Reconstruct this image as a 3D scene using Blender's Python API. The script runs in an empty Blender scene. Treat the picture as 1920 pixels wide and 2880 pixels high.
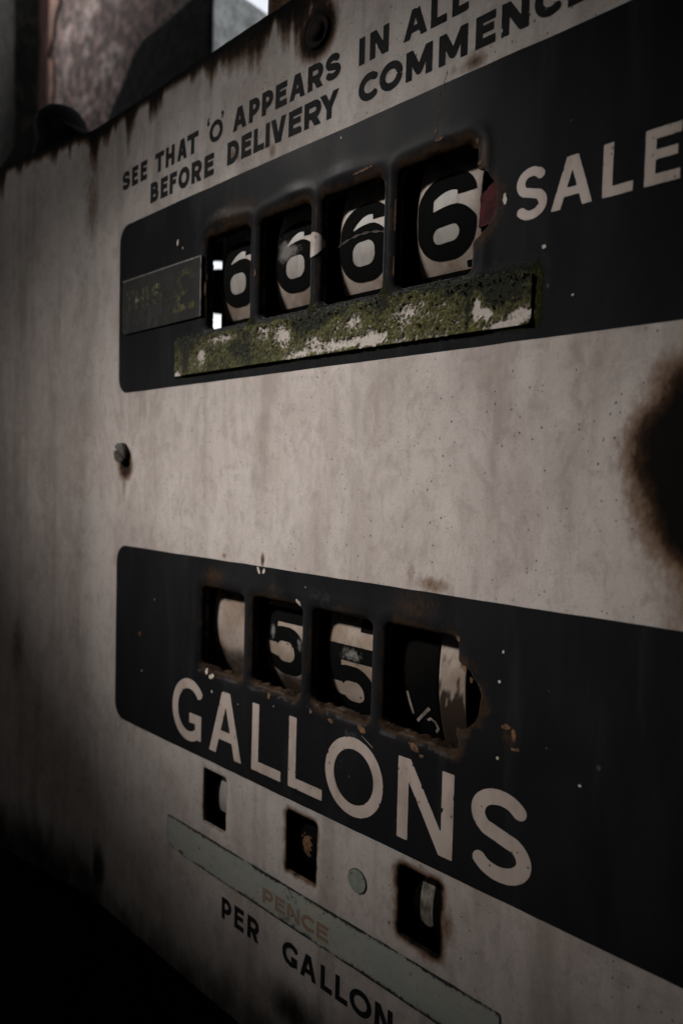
import bpy, math, random
import numpy as np
from mathutils import Matrix, Vector

# ------------------------------------------------------------------ camera, sky, sun, exposure
sc = bpy.context.scene
COL = sc.collection
YAW, PITCH, ROLL = math.radians(42.363), math.radians(-2.506), math.radians(1.4219)
cam_d = bpy.data.cameras.new("camera")
cam = bpy.data.objects.new("camera", cam_d)
COL.objects.link(cam)
_f = Vector((-math.sin(YAW) * math.cos(PITCH), math.cos(YAW) * math.cos(PITCH), math.sin(PITCH)))
_r0 = Vector((math.cos(YAW), math.sin(YAW), 0))
_u0 = _r0.cross(_f)
_r = _r0 * math.cos(ROLL) + _u0 * math.sin(ROLL)
_u = _r.cross(_f)
M3 = Matrix((_r, _u, -_f)).transposed()
cam.matrix_world = Matrix.Translation((0, -0.244, 0)) @ M3.to_4x4()
cam_d.sensor_fit = 'HORIZONTAL'
cam_d.sensor_width = 24.0
cam_d.lens = 24.0
cam_d.clip_start = 0.01
cam_d.clip_end = 3000
cam_d.dof.use_dof = True
cam_d.dof.focus_distance = 0.312
cam_d.dof.aperture_fstop = 7.5
cam_d.dof.aperture_blades = 7
sc.camera = cam

SUN_DIR = Vector((-0.62, -0.62, 0.60)).normalized()      # towards the sun
world = bpy.data.worlds.new("World")
sc.world = world
world.use_nodes = True
nt = world.node_tree
sky = nt.nodes.new('ShaderNodeTexSky')
sky.sky_type = 'NISHITA'
sky.sun_disc = False
sky.sun_elevation = math.asin(SUN_DIR.z)
sky.sun_rotation = math.atan2(SUN_DIR.x, SUN_DIR.y)
sky.air_density = 1.6
sky.dust_density = 3.0
sky.ozone_density = 1.0
nt.nodes['Background'].inputs['Strength'].default_value = 0.18
hs_ = nt.nodes.new('ShaderNodeHueSaturation')        # hazy white overcast rather than clear blue
hs_.inputs['Saturation'].default_value = 0.25
nt.links.new(sky.outputs['Color'], hs_.inputs['Color'])
nt.links.new(hs_.outputs['Color'], nt.nodes['Background'].inputs['Color'])
sun_d = bpy.data.lights.new("sun", 'SUN')
sun_d.energy = 3.6
sun_d.angle = math.radians(8.5)
sun_d.color = (1.0, 0.955, 0.915)
sun = bpy.data.objects.new("sun", sun_d)
COL.objects.link(sun)
sun.rotation_euler = SUN_DIR.to_track_quat('Z', 'Y').to_euler()
sc.view_settings.view_transform = 'Standard'
sc.view_settings.look = 'None'
sc.view_settings.gamma = 1.0
sc.view_settings.exposure = 0.64
sc.cycles.use_denoising = True

mm = 0.001
rng = np.random.default_rng(7)

# ------------------------------------------------------------------ numpy value noise
_P = rng.random((257, 257))


def vnoise(x, z, seed=0):
    x = np.asarray(x, float) + seed * 17.31
    z = np.asarray(z, float) + seed * 9.73
    xi = np.floor(x).astype(int)
    zi = np.floor(z).astype(int)
    fx = x - xi
    fz = z - zi
    fx = fx * fx * (3 - 2 * fx)
    fz = fz * fz * (3 - 2 * fz)
    a = _P[xi % 256, zi % 256]
    b = _P[(xi + 1) % 256, zi % 256]
    c = _P[xi % 256, (zi + 1) % 256]
    d = _P[(xi + 1) % 256, (zi + 1) % 256]
    return (a * (1 - fx) + b * fx) * (1 - fz) + (c * (1 - fx) + d * fx) * fz


def fbm(x, z, seed=0, octaves=4):
    s, a, t = 0.0, 1.0, 0.0
    for i in range(octaves):
        s = s + a * vnoise(x * 2 ** i, z * 2 ** i, seed + i * 3)
        t += a
        a *= 0.55
    return s / t          # about 0..1


def sstep(a, b, v):
    t = np.clip((v - a) / (b - a), 0, 1)
    return t * t * (3 - 2 * t)


# ------------------------------------------------------------------ object helpers
def link(name, me, mat=None, parent=None, label=None):
    o = bpy.data.objects.new(name, me)
    COL.objects.link(o)
    if mat:
        for m in (mat if isinstance(mat, (list, tuple)) else [mat]):
            me.materials.append(m)
    if parent:
        o.parent = parent
        o.matrix_parent_inverse = Matrix.Identity(4)
    if label:
        o['label'] = label
    return o


def tag(o, label, cat, group=None, kind=None):
    if label:
        o['label'] = label
    if cat:
        o['category'] = cat
    if group:
        o['group'] = group
    if kind:
        o['kind'] = kind
    return o


def mesh_np(name, verts, loops, totals, smooth=False, attrs=None):
    me = bpy.data.meshes.new(name)
    me.vertices.add(len(verts))
    me.vertices.foreach_set('co', np.asarray(verts, np.float32).ravel())
    loops = np.asarray(loops, np.int32)
    totals = np.asarray(totals, np.int32)
    me.loops.add(len(loops))
    me.loops.foreach_set('vertex_index', loops)
    me.polygons.add(len(totals))
    starts = np.concatenate([[0], np.cumsum(totals)[:-1]]).astype(np.int32)
    me.polygons.foreach_set('loop_start', starts)
    me.polygons.foreach_set('loop_total', totals)
    if smooth:
        me.polygons.foreach_set('use_smooth', np.ones(len(totals), bool))
    me.update(calc_edges=True)
    me.validate()
    for k, v in (attrs or {}).items():
        a = me.attributes.new(k, 'FLOAT', 'POINT')
        a.data.foreach_set('value', np.asarray(v, np.float32))
    return me


def march(xs, zs, F):
    """Filled region F<0 on a rectilinear grid -> 2-D points, loops, totals, boundary segments."""
    nx, nz = len(xs), len(zs)
    F = np.where(np.abs(F) < 1e-9, 1e-9, F)
    ins = F < 0
    pts = [np.stack(np.meshgrid(xs, zs, indexing='ij'), -1).reshape(-1, 2)]
    # crossings along x
    Fa, Fb = F[:-1, :], F[1:, :]
    cx = (ins[:-1, :] != ins[1:, :])
    ix = np.full(cx.shape, -1, int)
    n0 = nx * nz
    ix[cx] = n0 + np.arange(cx.sum())
    i, j = np.nonzero(cx)
    t = F[i, j] / (F[i, j] - F[i + 1, j])
    pts.append(np.stack([xs[i] + t * (xs[i + 1] - xs[i]), zs[j]], -1))
    n1 = n0 + cx.sum()
    cz = (ins[:, :-1] != ins[:, 1:])
    iz = np.full(cz.shape, -1, int)
    iz[cz] = n1 + np.arange(cz.sum())
    i, j = np.nonzero(cz)
    t = F[i, j] / (F[i, j] - F[i, j + 1])
    pts.append(np.stack([xs[i], zs[j] + t * (zs[j + 1] - zs[j])], -1))
    pts = np.concatenate(pts)
    G = np.arange(nx * nz).reshape(nx, nz)
    code = (ins[:-1, :-1] * 1 + ins[1:, :-1] * 2 + ins[1:, 1:] * 4 + ins[:-1, 1:] * 8)
    loops, totals, segs = [], [], []
    for c in range(1, 16):
        I, J = np.nonzero(code == c)
        if len(I) == 0:
            continue
        corner = [G[I, J], G[I + 1, J], G[I + 1, J + 1], G[I, J + 1]]
        edge = [ix[I, J], iz[I + 1, J], ix[I, J + 1], iz[I, J]]
        cyc, isx = [], []
        for k in range(4):
            a = bool(c >> k & 1)
            b = bool(c >> ((k + 1) % 4) & 1)
            if a:
                cyc.append(corner[k]); isx.append(0)
            if a != b:
                cyc.append(edge[k]); isx.append(1 if a else 2)   # 1 leaving, 2 entering
        L = np.stack(cyc, -1)
        loops.append(L.ravel())
        totals.append(np.full(len(I), L.shape[1]))
        n = len(isx)
        for k in range(n):
            if isx[k] == 1 and isx[(k + 1) % n] == 2:
                segs.append(np.stack([cyc[k], cyc[(k + 1) % n]], -1))
    if not loops:
        return None
    loops = np.concatenate(loops)
    totals = np.concatenate(totals)
    segs = np.concatenate(segs) if segs else np.zeros((0, 2), int)
    used = np.unique(loops)
    remap = np.full(len(pts), -1, int)
    remap[used] = np.arange(len(used))
    return pts[used], remap[loops], totals, remap[segs]


def sheet(name, xs, zs, F, surf, mat, parent=None, thick=0.0, smooth=False, attrf=None, label=None):
    """Sheet bounded by F<0, front towards -Y at y = surf(x,z); edges turned back by thick."""
    r = march(xs, zs, F)
    if r is None:
        return None
    p, loops, totals, segs = r
    y = surf(p[:, 0], p[:, 1]) if callable(surf) else np.full(len(p), surf)
    v = np.stack([p[:, 0], y, p[:, 1]], -1)
    at = attrf(p[:, 0], p[:, 1]) if attrf else None
    if thick > 0 and len(segs):
        ub = np.unique(segs)
        mp = np.full(len(v), -1, int)
        mp[ub] = len(v) + np.arange(len(ub))
        top = len(v) + len(ub) + np.arange(len(ub))       # separate copies for a crisp edge
        mt = np.full(len(v), -1, int)
        mt[ub] = top
        vb = v[ub].copy(); vb[:, 1] += thick
        v = np.concatenate([v, vb, v[ub]])
        q = np.stack([mt[segs[:, 0]], mp[segs[:, 0]], mp[segs[:, 1]], mt[segs[:, 1]]], -1)
        loops = np.concatenate([loops, q.ravel()])
        totals = np.concatenate([totals, np.full(len(q), 4)])
        if at:
            at = {k: np.concatenate([a, a[ub], a[ub]]) for k, a in at.items()}
    me = mesh_np(name, v, loops, totals, smooth, at)
    return link(name, me, mat, parent, label)


# ------------------------------------------------------------------ signed distances (mm)
def rbox(x, z, x0, x1, z0, z1, r):
    cx, cz = (x0 + x1) / 2, (z0 + z1) / 2
    dx = np.abs(x - cx) - ((x1 - x0) / 2 - r)
    dz = np.abs(z - cz) - ((z1 - z0) / 2 - r)
    return np.hypot(np.maximum(dx, 0), np.maximum(dz, 0)) + np.minimum(np.maximum(dx, dz), 0) - r


def sd_seg(x, z, p, q, s, s2=None):
    px, pz = p; qx, qz = q
    L = math.hypot(qx - px, qz - pz) or 1e-6
    ux, uz = (qx - px) / L, (qz - pz) / L
    a = (x - (px + qx) / 2) * ux + (z - (pz + qz) / 2) * uz
    b = -(x - px) * uz + (z - pz) * ux
    da, db = np.abs(a) - L / 2, np.abs(b) - s / 2
    return np.hypot(np.maximum(da, 0), np.maximum(db, 0)) + np.minimum(np.maximum(da, db), 0)


def sd_poly(x, z, pts, s):
    d = np.full(np.shape(x), 1e3)
    for a, b in zip(pts[:-1], pts[1:]):
        d = np.minimum(d, sd_seg(x, z, a, b, s))
    for a in pts[1:-1]:
        d = np.minimum(d, np.hypot(x - a[0], z - a[1]) - s / 2)
    return d


def arcp(cx, cz, rx, rz, a0, a1, n=28):
    return [(cx + rx * math.cos(math.radians(a0 + (a1 - a0) * i / n)),
             cz + rz * math.sin(math.radians(a0 + (a1 - a0) * i / n))) for i in range(n + 1)]


def glyph(ch, x, z, W, H, s):
    """Signed distance (mm) of a hand-lettered sans capital in a W x H box, stroke s."""
    h = s / 2
    U = lambda *a: np.minimum.reduce(a)
    S = lambda p, q, w=s: sd_seg(x, z, p, q, w)
    P = lambda pts, w=s: sd_poly(x, z, pts, w)
    slab = True
    if ch == 'I':
        d = S((W / 2, 0), (W / 2, H), W)
    elif ch == 'L':
        d = U(S((h, 0), (h, H)), S((0, h), (W, h)))
    elif ch in 'EF':
        d = U(S((h, 0), (h, H)), S((0, H - h), (W, H - h)), S((0, H * .53), (W * (.92 if ch == 'E' else .88), H * .53), s * .92))
        if ch == 'E':
            d = U(d, S((0, h), (W, h)))
    elif ch == 'T':
        d = U(S((W / 2, 0), (W / 2, H)), S((0, H - h), (W, H - h)))
    elif ch == 'H':
        d = U(S((h, 0), (h, H)), S((W - h, 0), (W - h, H)), S((h, H * .5), (W - h, H * .5)))
    elif ch == 'A':
        k = h * 1.08
        d = U(S((k - .1 * (W / 2), -.2 * H), (W / 2 - .12 * s + .02 * W, H * 1.04)), S((W - k + .1 * (W / 2), -.2 * H), (W / 2 + .12 * s - .02 * W, H * 1.04)),
              S((W * .24, H * .31), (W * .76, H * .31), s * .9))
    elif ch == 'V':
        k = h * 1.05
        d = U(S((k, H * 1.1), (W / 2 - .05 * s, -.05 * H)), S((W - k, H * 1.1), (W / 2 + .05 * s, -.05 * H)))
    elif ch == 'Y':
        d = U(S((h * .9, H * 1.1), (W / 2, H * .42)), S((W - h * .9, H * 1.1), (W / 2, H * .42)), S((W / 2, 0), (W / 2, H * .48)),
              np.hypot(x - W / 2, z - H * .44) - h)
    elif ch == 'N':
        d = U(S((h, 0), (h, H)), S((W - h, 0), (W - h, H)), S((h * .95, H * 1.02), (W - h * .95, -.02 * H), s * 1.02))
        d = np.maximum(d, np.maximum(-x, x - W))
    elif ch == 'M':
        d = U(S((h, 0), (h, H)), S((W - h, 0), (W - h, H)), S((h * .8, H * 1.05), (W / 2, H * .2)), S((W - h * .8, H * 1.05), (W / 2, H * .2)),
              np.hypot(x - W / 2, z - H * .2) - h * .8)
        d = np.maximum(d, np.maximum(-x, x - W))
    elif ch == 'O':
        d = P(arcp(W / 2, H / 2, W / 2 - h, H / 2 - h, 0, 360, 48)); slab = False
    elif ch == 'C':
        d = P(arcp(W * .56, H / 2, W * .56 - h, H / 2 - h, 47, 313, 36)); slab = False
    elif ch == 'G':
        d = U(P(arcp(W * .58, H / 2, W * .58 - h, H / 2 - h, 38, 292, 36)), S((W - h, H * .065), (W - h, H * .46)), S((W * .6, H * .46 - h), (W, H * .46 - h)),
              P(arcp(W * .58, H / 2, W * .58 - h, H / 2 - h, 285, 306, 6)))
        slab = False
    elif ch == 'S':
        r = (H / 2 - h) / 2
        top = arcp(W * .5, H - h - r, (W / 2 - h) * .93, r, 28, 232, 26)
        bot = arcp(W * .5, h + r, W / 2 - h, r, 52, -152, 26)
        d = P(top + bot); slab = False
    elif ch in 'PR':
        zm = H * (.40 if ch == 'P' else .42)
        rz = (H - h - zm) / 2
        xr = W * (.96 if ch == 'R' else 1.0) - h
        rx = min(xr - h, rz * 1.05)
        d = U(S((h, 0), (h, H)), P([(h, H - h)] + arcp(xr - rx, zm + rz, rx, rz, 90, -90, 18) + [(h, zm)]))
        if ch == 'R':
            d = U(d, S((W * .46, zm + h * .3), (W - h * 1.15, -.08 * H), s * 1.05))
    elif ch == 'B':
        zm = H * .52
        r1, r2 = (H - h - zm) / 2, (zm - h) / 2
        d = U(S((h, 0), (h, H)), P([(h, H - h)] + arcp(W * .92 - h - r1, zm + r1, r1, r1, 90, -90, 16) + [(h, zm)]),
              P([(h, zm)] + arcp(W - h - r2, h + r2, r2, r2, 90, -90, 16) + [(h, h)]))
    elif ch == 'D':
        d = U(S((h, 0), (h, H)), P([(h, H - h)] + arcp(W * .42, H / 2, W * .58 - h, H / 2 - h, 90, -90, 24) + [(h, h)]))
    elif ch == '`':       # opening quote
        d = U(np.hypot(x - W * .5, z - H * .3) - W * .42, P([(W * .3, H * .3), (W * .35, H * .75), (W * .75, H)], W * .35)); slab = False
    elif ch == "'":
        d = U(np.hypot(x - W * .5, z - H * .7) - W * .42, P([(W * .7, H * .7), (W * .65, H * .3), (W * .3, 0)], W * .35)); slab = False
    elif ch == '#':       # pound sterling
        d = U(P([(W * .92, H * .78)] + arcp(W * .58, H * .74, W * .3, H * .22, 15, 190, 18) + [(W * .33, H * .35), (W * .12, h * 1.2)]),
              S((0, h), (W, h)), S((W * .02, H * .46), (W * .72, H * .46), s * .85)); slab = False
    else:
        d = S((h, 0), (h, H))
    if slab:
        d = np.maximum(d, np.maximum(-z, z - H))
    return d


# ------------------------------------------------------------------ material helpers
class NT:
    def __init__(self, name, base=(.5, .5, .5), rough=.5, metal=0.0, spec=.5):
        m = bpy.data.materials.new(name)
        m.use_nodes = True
        self.m, self.t = m, m.node_tree
        self.b = self.t.nodes['Principled BSDF']
        self.b.inputs['Base Color'].default_value = (*base, 1)
        self.b.inputs['Roughness'].default_value = rough
        self.b.inputs['Metallic'].default_value = metal
        self.b.inputs['Specular IOR Level'].default_value = spec
        self.co = None

    def n(self, typ, **kw):
        nd = self.t.nodes.new(typ)
        for k, v in kw.items():
            if k in nd.inputs:
                nd.inputs[k].default_value = v
            else:
                setattr(nd, k, v)
        return nd

    def l(self, a, b):
        self.t.links.new(a, b)

    def coords(self, scale=(1, 1, 1)):
        if self.co is None:
            self.co = self.n('ShaderNodeTexCoord')
        mp = self.n('ShaderNodeMapping')
        mp.inputs['Scale'].default_value = scale
        self.l(self.co.outputs['Object'], mp.inputs['Vector'])
        return mp.outputs['Vector']

    def noise(self, scale, detail=4, rough=.55, stretch=(1, 1, 1), dist=0.0):
        nd = self.n('ShaderNodeTexNoise')
        nd.inputs['Scale'].default_value = scale
        nd.inputs['Detail'].default_value = detail
        nd.inputs['Roughness'].default_value = rough
        nd.inputs['Distortion'].default_value = dist
        self.l(self.coords(stretch), nd.inputs['Vector'])
        return nd.outputs['Fac']

    def ramp(self, v, a, b, va=0.0, vb=1.0):
        nd = self.n('ShaderNodeMapRange')
        nd.interpolation_type = 'SMOOTHSTEP'
        nd.inputs['From Min'].default_value = a
        nd.inputs['From Max'].default_value = b
        nd.inputs['To Min'].default_value = va
        nd.inputs['To Max'].default_value = vb
        self.l(v, nd.inputs['Value'])
        return nd.outputs['Result']

    def math(self, op, a, b=None, clamp=False):
        nd = self.n('ShaderNodeMath')
        nd.operation = op
        nd.use_clamp = clamp
        for i, v in enumerate((a, b)):
            if v is None:
                continue
            if isinstance(v, (int, float)):
                nd.inputs[i].default_value = v
            else:
                self.l(v, nd.inputs[i])
        return nd.outputs[0]

    def mix(self, fac, a, b, mode='MIX'):
        nd = self.n('ShaderNodeMix')
        nd.data_type = 'RGBA'
        nd.blend_type = mode
        nd.clamp_factor = True
        if isinstance(fac, (int, float)):
            nd.inputs[0].default_value = fac
        else:
            self.l(fac, nd.inputs[0])
        for i, v in ((6, a), (7, b)):
            if isinstance(v, tuple):
                nd.inputs[i].default_value = (*v, 1)
            else:
                self.l(v, nd.inputs[i])
        return nd.outputs[2]

    def attr(self, name):
        nd = self.n('ShaderNodeAttribute')
        nd.attribute_name = name
        return nd.outputs['Fac']

    def speck(self, scale, thr, width=.08, keep=.5):
        """small scattered dots: 1 inside a dot"""
        v = self.n('ShaderNodeTexVoronoi')
        v.inputs['Scale'].default_value = scale
        v.inputs['Randomness'].default_value = 1.0
        self.l(self.coords((1, 1, .8)), v.inputs['Vector'])
        size = self.n('ShaderNodeSeparateColor')
        self.l(v.outputs['Color'], size.inputs[0])
        r = self.math('MULTIPLY', self.math('SUBTRACT', size.outputs[0], keep, True), thr / (1 - keep))
        return self.ramp(self.math('SUBTRACT', r, v.outputs['Distance']), -width * .3, width)

    def bump(self, h, strength=.2, dist=.001):
        nd = self.n('ShaderNodeBump')
        nd.inputs['Strength'].default_value = strength
        nd.inputs['Distance'].default_value = dist
        self.l(h, nd.inputs['Height'])
        self.l(nd.outputs[0], self.b.inputs['Normal'])

    def color(self, c):
        self.l(c, self.b.inputs['Base Color'])

    def rough(self, v):
        self.l(v, self.b.inputs['Roughness'])


RUST_LIGHT = (.135, .070, .030)
RUST_MID = (.040, .020, .010)
RUST_DARK = (.0035, .0024, .002)


def rusted(N, col, amp=.40, scale=380, pal=None):
    """lays rust over colour col where the 'rust' attribute (0..1) says; returns (colour, mask)"""
    RL, RM, RD = pal or (RUST_LIGHT, RUST_MID, RUST_DARK)
    r = N.attr('rust')
    ns = N.noise(scale, 5, .65, (1, 1, .55))
    nb = N.noise(70, 4, .6, (1, 1, .35))
    nn = N.math('ADD', N.math('MULTIPLY', N.math('SUBTRACT', ns, .5), amp * 1.3), N.math('MULTIPLY', N.math('SUBTRACT', nb, .5), amp))
    on = N.ramp(r, .01, .12)
    v = N.math('ADD', r, N.math('MULTIPLY', nn, on))
    m1 = N.ramp(v, .08, .48)
    m2 = N.ramp(v, .40, .72)
    m3 = N.ramp(v, .62, .95)
    c = N.mix(N.math('MULTIPLY', m1, .85), col, RL)
    c = N.mix(m2, c, RM)
    c = N.mix(m3, c, RD)
    return c, m2


# cream enamel of the face
N = NT('cream_enamel', rough=.5, spec=.15)
streak = N.noise(34, 4, .6, (1, 1, .09))
streak2 = N.noise(95, 4, .6, (1, 1, .05))
blot = N.noise(19, 7, .74, (1, 1, .5), .6)
fine = N.noise(900, 3, .7)
c = N.mix(N.ramp(blot, .40, .64), (.54, .487, .455), (.42, .365, .335))
c = N.mix(N.math('MULTIPLY', N.ramp(streak, .50, .68), .55), c, (.27, .225, .195))
c = N.mix(N.math('MULTIPLY', N.ramp(streak2, .55, .72), .25), c, (.27, .215, .165))
c = N.mix(N.math('MULTIPLY', N.ramp(fine, .52, .72), .42), c, (.25, .20, .17))
mid = N.noise(120, 6, .72, (1, 1, .7), .6)
c = N.mix(N.math('MULTIPLY', N.ramp(mid, .47, .64), .34), c, (.26, .215, .185))
c = N.mix(N.math('MULTIPLY', N.ramp(N.noise(48, 6, .75, (1, 1, .8)), .50, .66), .30), c, (.62, .565, .53))
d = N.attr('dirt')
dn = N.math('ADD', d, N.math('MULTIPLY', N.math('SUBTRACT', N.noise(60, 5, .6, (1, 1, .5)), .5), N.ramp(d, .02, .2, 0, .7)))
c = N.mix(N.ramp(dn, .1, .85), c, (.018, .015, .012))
sp = N.math('MULTIPLY', N.speck(540, .27, .10, .60), N.ramp(N.noise(22, 3, .5), .40, .56))
c = N.mix(N.math('MULTIPLY', sp, .85), c, (.055, .042, .034))
sp2 = N.speck(75, .07, .04, .88)
c = N.mix(N.math('MULTIPLY', sp2, .8), c, (.06, .045, .04))
c, rm = rusted(N, c)
N.color(c)
N.rough(N.math('ADD', N.ramp(blot, .3, .7, .50, .62), N.math('MULTIPLY', rm, .35)))
N.bump(N.math('ADD', N.math('MULTIPLY', fine, .35), N.math('ADD', N.math('MULTIPLY', sp, -.8), N.math('MULTIPLY', rm, N.noise(700, 4, .7)))), .25, .0006)
M_CREAM = N.m

# black enamel of the two number bands
N = NT('black_enamel', rough=.36, spec=.018)
b1 = N.noise(26, 5, .62, (1, 1, .4), .6)
b2 = N.noise(420, 4, .7)
b3 = N.noise(60, 4, .65, (1, .9, .12))
c = N.mix(N.ramp(b1, .35, .75), (.0118, .0123, .0140), (.0185, .0189, .0205))
c = N.mix(N.math('MULTIPLY', N.ramp(b3, .52, .75), .6), c, (.030, .030, .030))
w = N.attr('wear_highlight')
wn = N.math('ADD', w, N.math('MULTIPLY', N.math('SUBTRACT', b2, .5), N.ramp(w, .02, .2, 0, 1.1)))
c = N.mix(N.math('MULTIPLY', N.ramp(wn, .25, .8), .8), c, (.085, .09, .10))
sp = N.speck(150, .13, .04, .88)
c = N.mix(N.math('MULTIPLY', sp, .6), c, (.12, .105, .09))
g = N.attr('moss')
gn = N.math('ADD', g, N.math('MULTIPLY', N.math('SUBTRACT', N.noise(500, 5, .7), .5), N.ramp(g, .02, .2, 0, 1.2)))
c = N.mix(N.ramp(gn, .2, .7), c, (.012, .013, .005))
c = N.mix(N.math('MULTIPLY', N.ramp(gn, .55, 1.0), N.ramp(N.noise(900, 3, .6), .45, .65)), c, (.05, .055, .012))
c, rm = rusted(N, c, .6, 620, ((.050, .030, .017), (.022, .013, .008), (.007, .005, .004)))
N.color(c)
N.rough(N.math('ADD', N.ramp(b1, .3, .7, .28, .42), N.math('MULTIPLY', N.math('ADD', rm, N.ramp(gn, .1, .6)), .4)))
N.bump(N.math('ADD', N.math('MULTIPLY', b2, .25), N.math('MULTIPLY', N.math('ADD', rm, N.ramp(gn, .1, .6)), N.noise(800, 4, .7))), .35, .0006)
M_BLACK = N.m


def simple(name, a, b, scale=60, rough=.5, stretch=(1, 1, .5), lo=.4, hi=.65, spec=.5, bump=0.0, speck=None, metal=0.0):
    N = NT(name, a, rough, metal, spec)
    n1 = N.noise(scale, 5, .62, stretch)
    c = N.mix(N.ramp(n1, lo, hi), a, b)
    if speck:
        s_ = N.speck(speck[0], speck[1], .08, .6)
        c = N.mix(N.math('MULTIPLY', s_, .8), c, speck[2])
    N.color(c)
    if bump:
        N.bump(n1, bump, .001)
    return N.m


M_LBLACK = simple('black_lettering', (.012, .012, .013), (.019, .019, .020), 120, .7, spec=.05)
M_LCREAM = simple('cream_lettering', (.53, .445, .395), (.38, .30, .25), 70, .45, (1, 1, .4), .42, .72, .35, 0, (420, .3, (.09, .07, .055)))
M_LORANGE = simple('faded_orange_lettering', (.30, .175, .11), (.23, .20, .15), 420, .6, (1, 1, 1), .40, .62)
M_CHIP = simple('bare_paint_chip', (.62, .56, .50), (.45, .38, .3), 300, .6)
M_CHIPRUST = simple('rust_chip', (.20, .10, .045), (.06, .028, .013), 600, .85, bump=.4)
M_SCRATCH = simple('pale_scratch', (.58, .50, .455), (.46, .39, .35), 90, .5)

# number wheels
N = NT('wheel_cream', rough=.5, spec=.35)
b1 = N.noise(38, 5, .62, (1, 1, 1), .5)
b2 = N.noise(700, 3, .7)
c = N.mix(N.ramp(b1, .36, .68), (.37, .305, .26), (.23, .168, .122))
c = N.mix(N.math('MULTIPLY', N.ramp(b2, .5, .72), .3), c, (.13, .10, .08))
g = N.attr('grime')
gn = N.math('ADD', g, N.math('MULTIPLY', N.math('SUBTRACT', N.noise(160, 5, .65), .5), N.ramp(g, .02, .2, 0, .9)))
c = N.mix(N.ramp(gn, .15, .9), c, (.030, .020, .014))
sp = N.speck(300, .3, .1, .72)
c = N.mix(N.math('MULTIPLY', sp, .8), c, (.04, .03, .025))
N.color(c)
N.bump(b2, .15, .0004)
M_WHEEL = N.m
M_WHEELSIDE = simple('wheel_side_black', (.0035, .0035, .0035), (.0055, .005, .0045), 60, .7, spec=.02)
N = NT('digit_black', rough=.8, spec=.02)
b2 = N.noise(420, 4, .7)
g = N.attr('grime')
gn = N.math('ADD', g, N.math('MULTIPLY', N.math('SUBTRACT', b2, .5), N.ramp(g, .02, .2, 0, 1.4)))
c = N.mix(N.math('MULTIPLY', N.ramp(gn, .25, .95), .75), (.0048, .0048, .0048), (.25, .235, .22))
N.color(c)
M_DIGIT = N.m
M_DIGITGREY = simple('digit_counter_grey', (.34, .315, .285), (.26, .235, .21), 160, .5, (1, 1, .3), .4, .65, .4, .1)
M_FRACTION = simple('fraction_cream', (.36, .31, .27), (.16, .135, .11), 300, .5)

# moss strip
N = NT('mossy_strip', rough=.8, spec=.2)
g = N.attr('moss')
n1 = N.noise(760, 4, .7)
n2 = N.noise(150, 4, .6)
base = N.mix(N.ramp(n1, .5, .72), (.48, .43, .39), (.24, .20, .17))
mc = N.mix(N.ramp(n2, .35, .65), (.076, .072, .016), (.040, .041, .009))
mc = N.mix(N.math('MULTIPLY', N.ramp(n1, .52, .72), .8), mc, (.28, .255, .11))
mc = N.mix(N.ramp(g, .85, 1.25), mc, (.010, .011, .005))
mk = N.ramp(N.math('ADD', g, N.math('MULTIPLY', N.math('SUBTRACT', n1, .5), 1.9)), .22, .66)
N.color(N.mix(mk, base, mc))
N.bump(N.math('MULTIPLY', mk, n1), .6, .0012)
M_MOSS = N.m

N = NT('dark_plate', rough=.6, spec=.05)
n1 = N.noise(55, 5, .65, (1, 1, .6)); n2 = N.noise(300, 4, .65, (1, 1, .5))
c = N.mix(N.ramp(n1, .4, .65), (.018, .018, .019), (.034, .034, .034))
c = N.mix(N.math('MULTIPLY', N.ramp(n1, .42, .6), N.ramp(n2, .45, .62)), c, (.014, .014, .007))
c = N.mix(N.math('MULTIPLY', N.ramp(n2, .58, .70), .5), c, (.055, .052, .030))
N.color(c)
M_PLATE = N.m
N = NT('mossy_plate_lettering', rough=.8, spec=.05)
n1 = N.noise(420, 5, .7)
n2 = N.noise(110, 4, .6, (1, 1, .6))
c = N.mix(N.ramp(n1, .46, .62), (.030, .030, .028), (.10, .095, .035))
c = N.mix(N.math('MULTIPLY', N.ramp(n2, .56, .70), N.ramp(n1, .42, .6)), c, (.32, .29, .22))
N.color(c)
M_PLATELET = N.m
M_PLATEEDGE = simple('plate_edge_highlight', (.16, .145, .125), (.06, .055, .05), 300, .45)

N = NT('green_grey_tape', rough=.55, spec=.3)
e = N.attr('edge')
n1 = N.noise(420, 5, .7)
n2 = N.noise(45, 4, .6)
c = N.mix(N.ramp(n2, .35, .68), (.33, .355, .33), (.385, .38, .315))
c = N.mix(N.math('MULTIPLY', N.ramp(N.noise(240, 4, .65), .5, .7), .35), c, (.19, .20, .19))
c = N.mix(N.ramp(N.math('ADD', e, N.math('MULTIPLY', N.math('SUBTRACT', n1, .5), N.ramp(e, .02, .2, 0, 1.3))), .35, .75), c, (.020, .022, .022))
sp = N.speck(260, .26, .1, .82)
c = N.mix(N.math('MULTIPLY', sp, .85), c, (.03, .028, .026))
N.color(c)
M_TAPE = N.m
M_STICKER = simple('pale_sticker', (.44, .38, .345), (.36, .305, .27), 200, .5, (1, 1, 1), .4, .65, .35, 0, (520, .38, (.07, .055, .05)))
M_SCREW = simple('screw_steel', (.085, .080, .068), (.035, .032, .026), 500, .55, (1, 1, 1), .4, .62, .5, .5, metal=.4)
M_RUSTIRON = simple('rusty_iron', (.020, .012, .008), (.070, .032, .015), 260, .75, (1, 1, 1), .45, .7, .4, .6)
M_RIMSTEEL = simple('worn_rim_steel', (.05, .055, .065), (.11, .115, .125), 300, .4, (1, 1, 1))
M_DARKBODY = simple('dark_body_paint', (.0045, .004, .004), (.008, .006, .005), 40, .8, (1, 1, .4), spec=.04)
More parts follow.
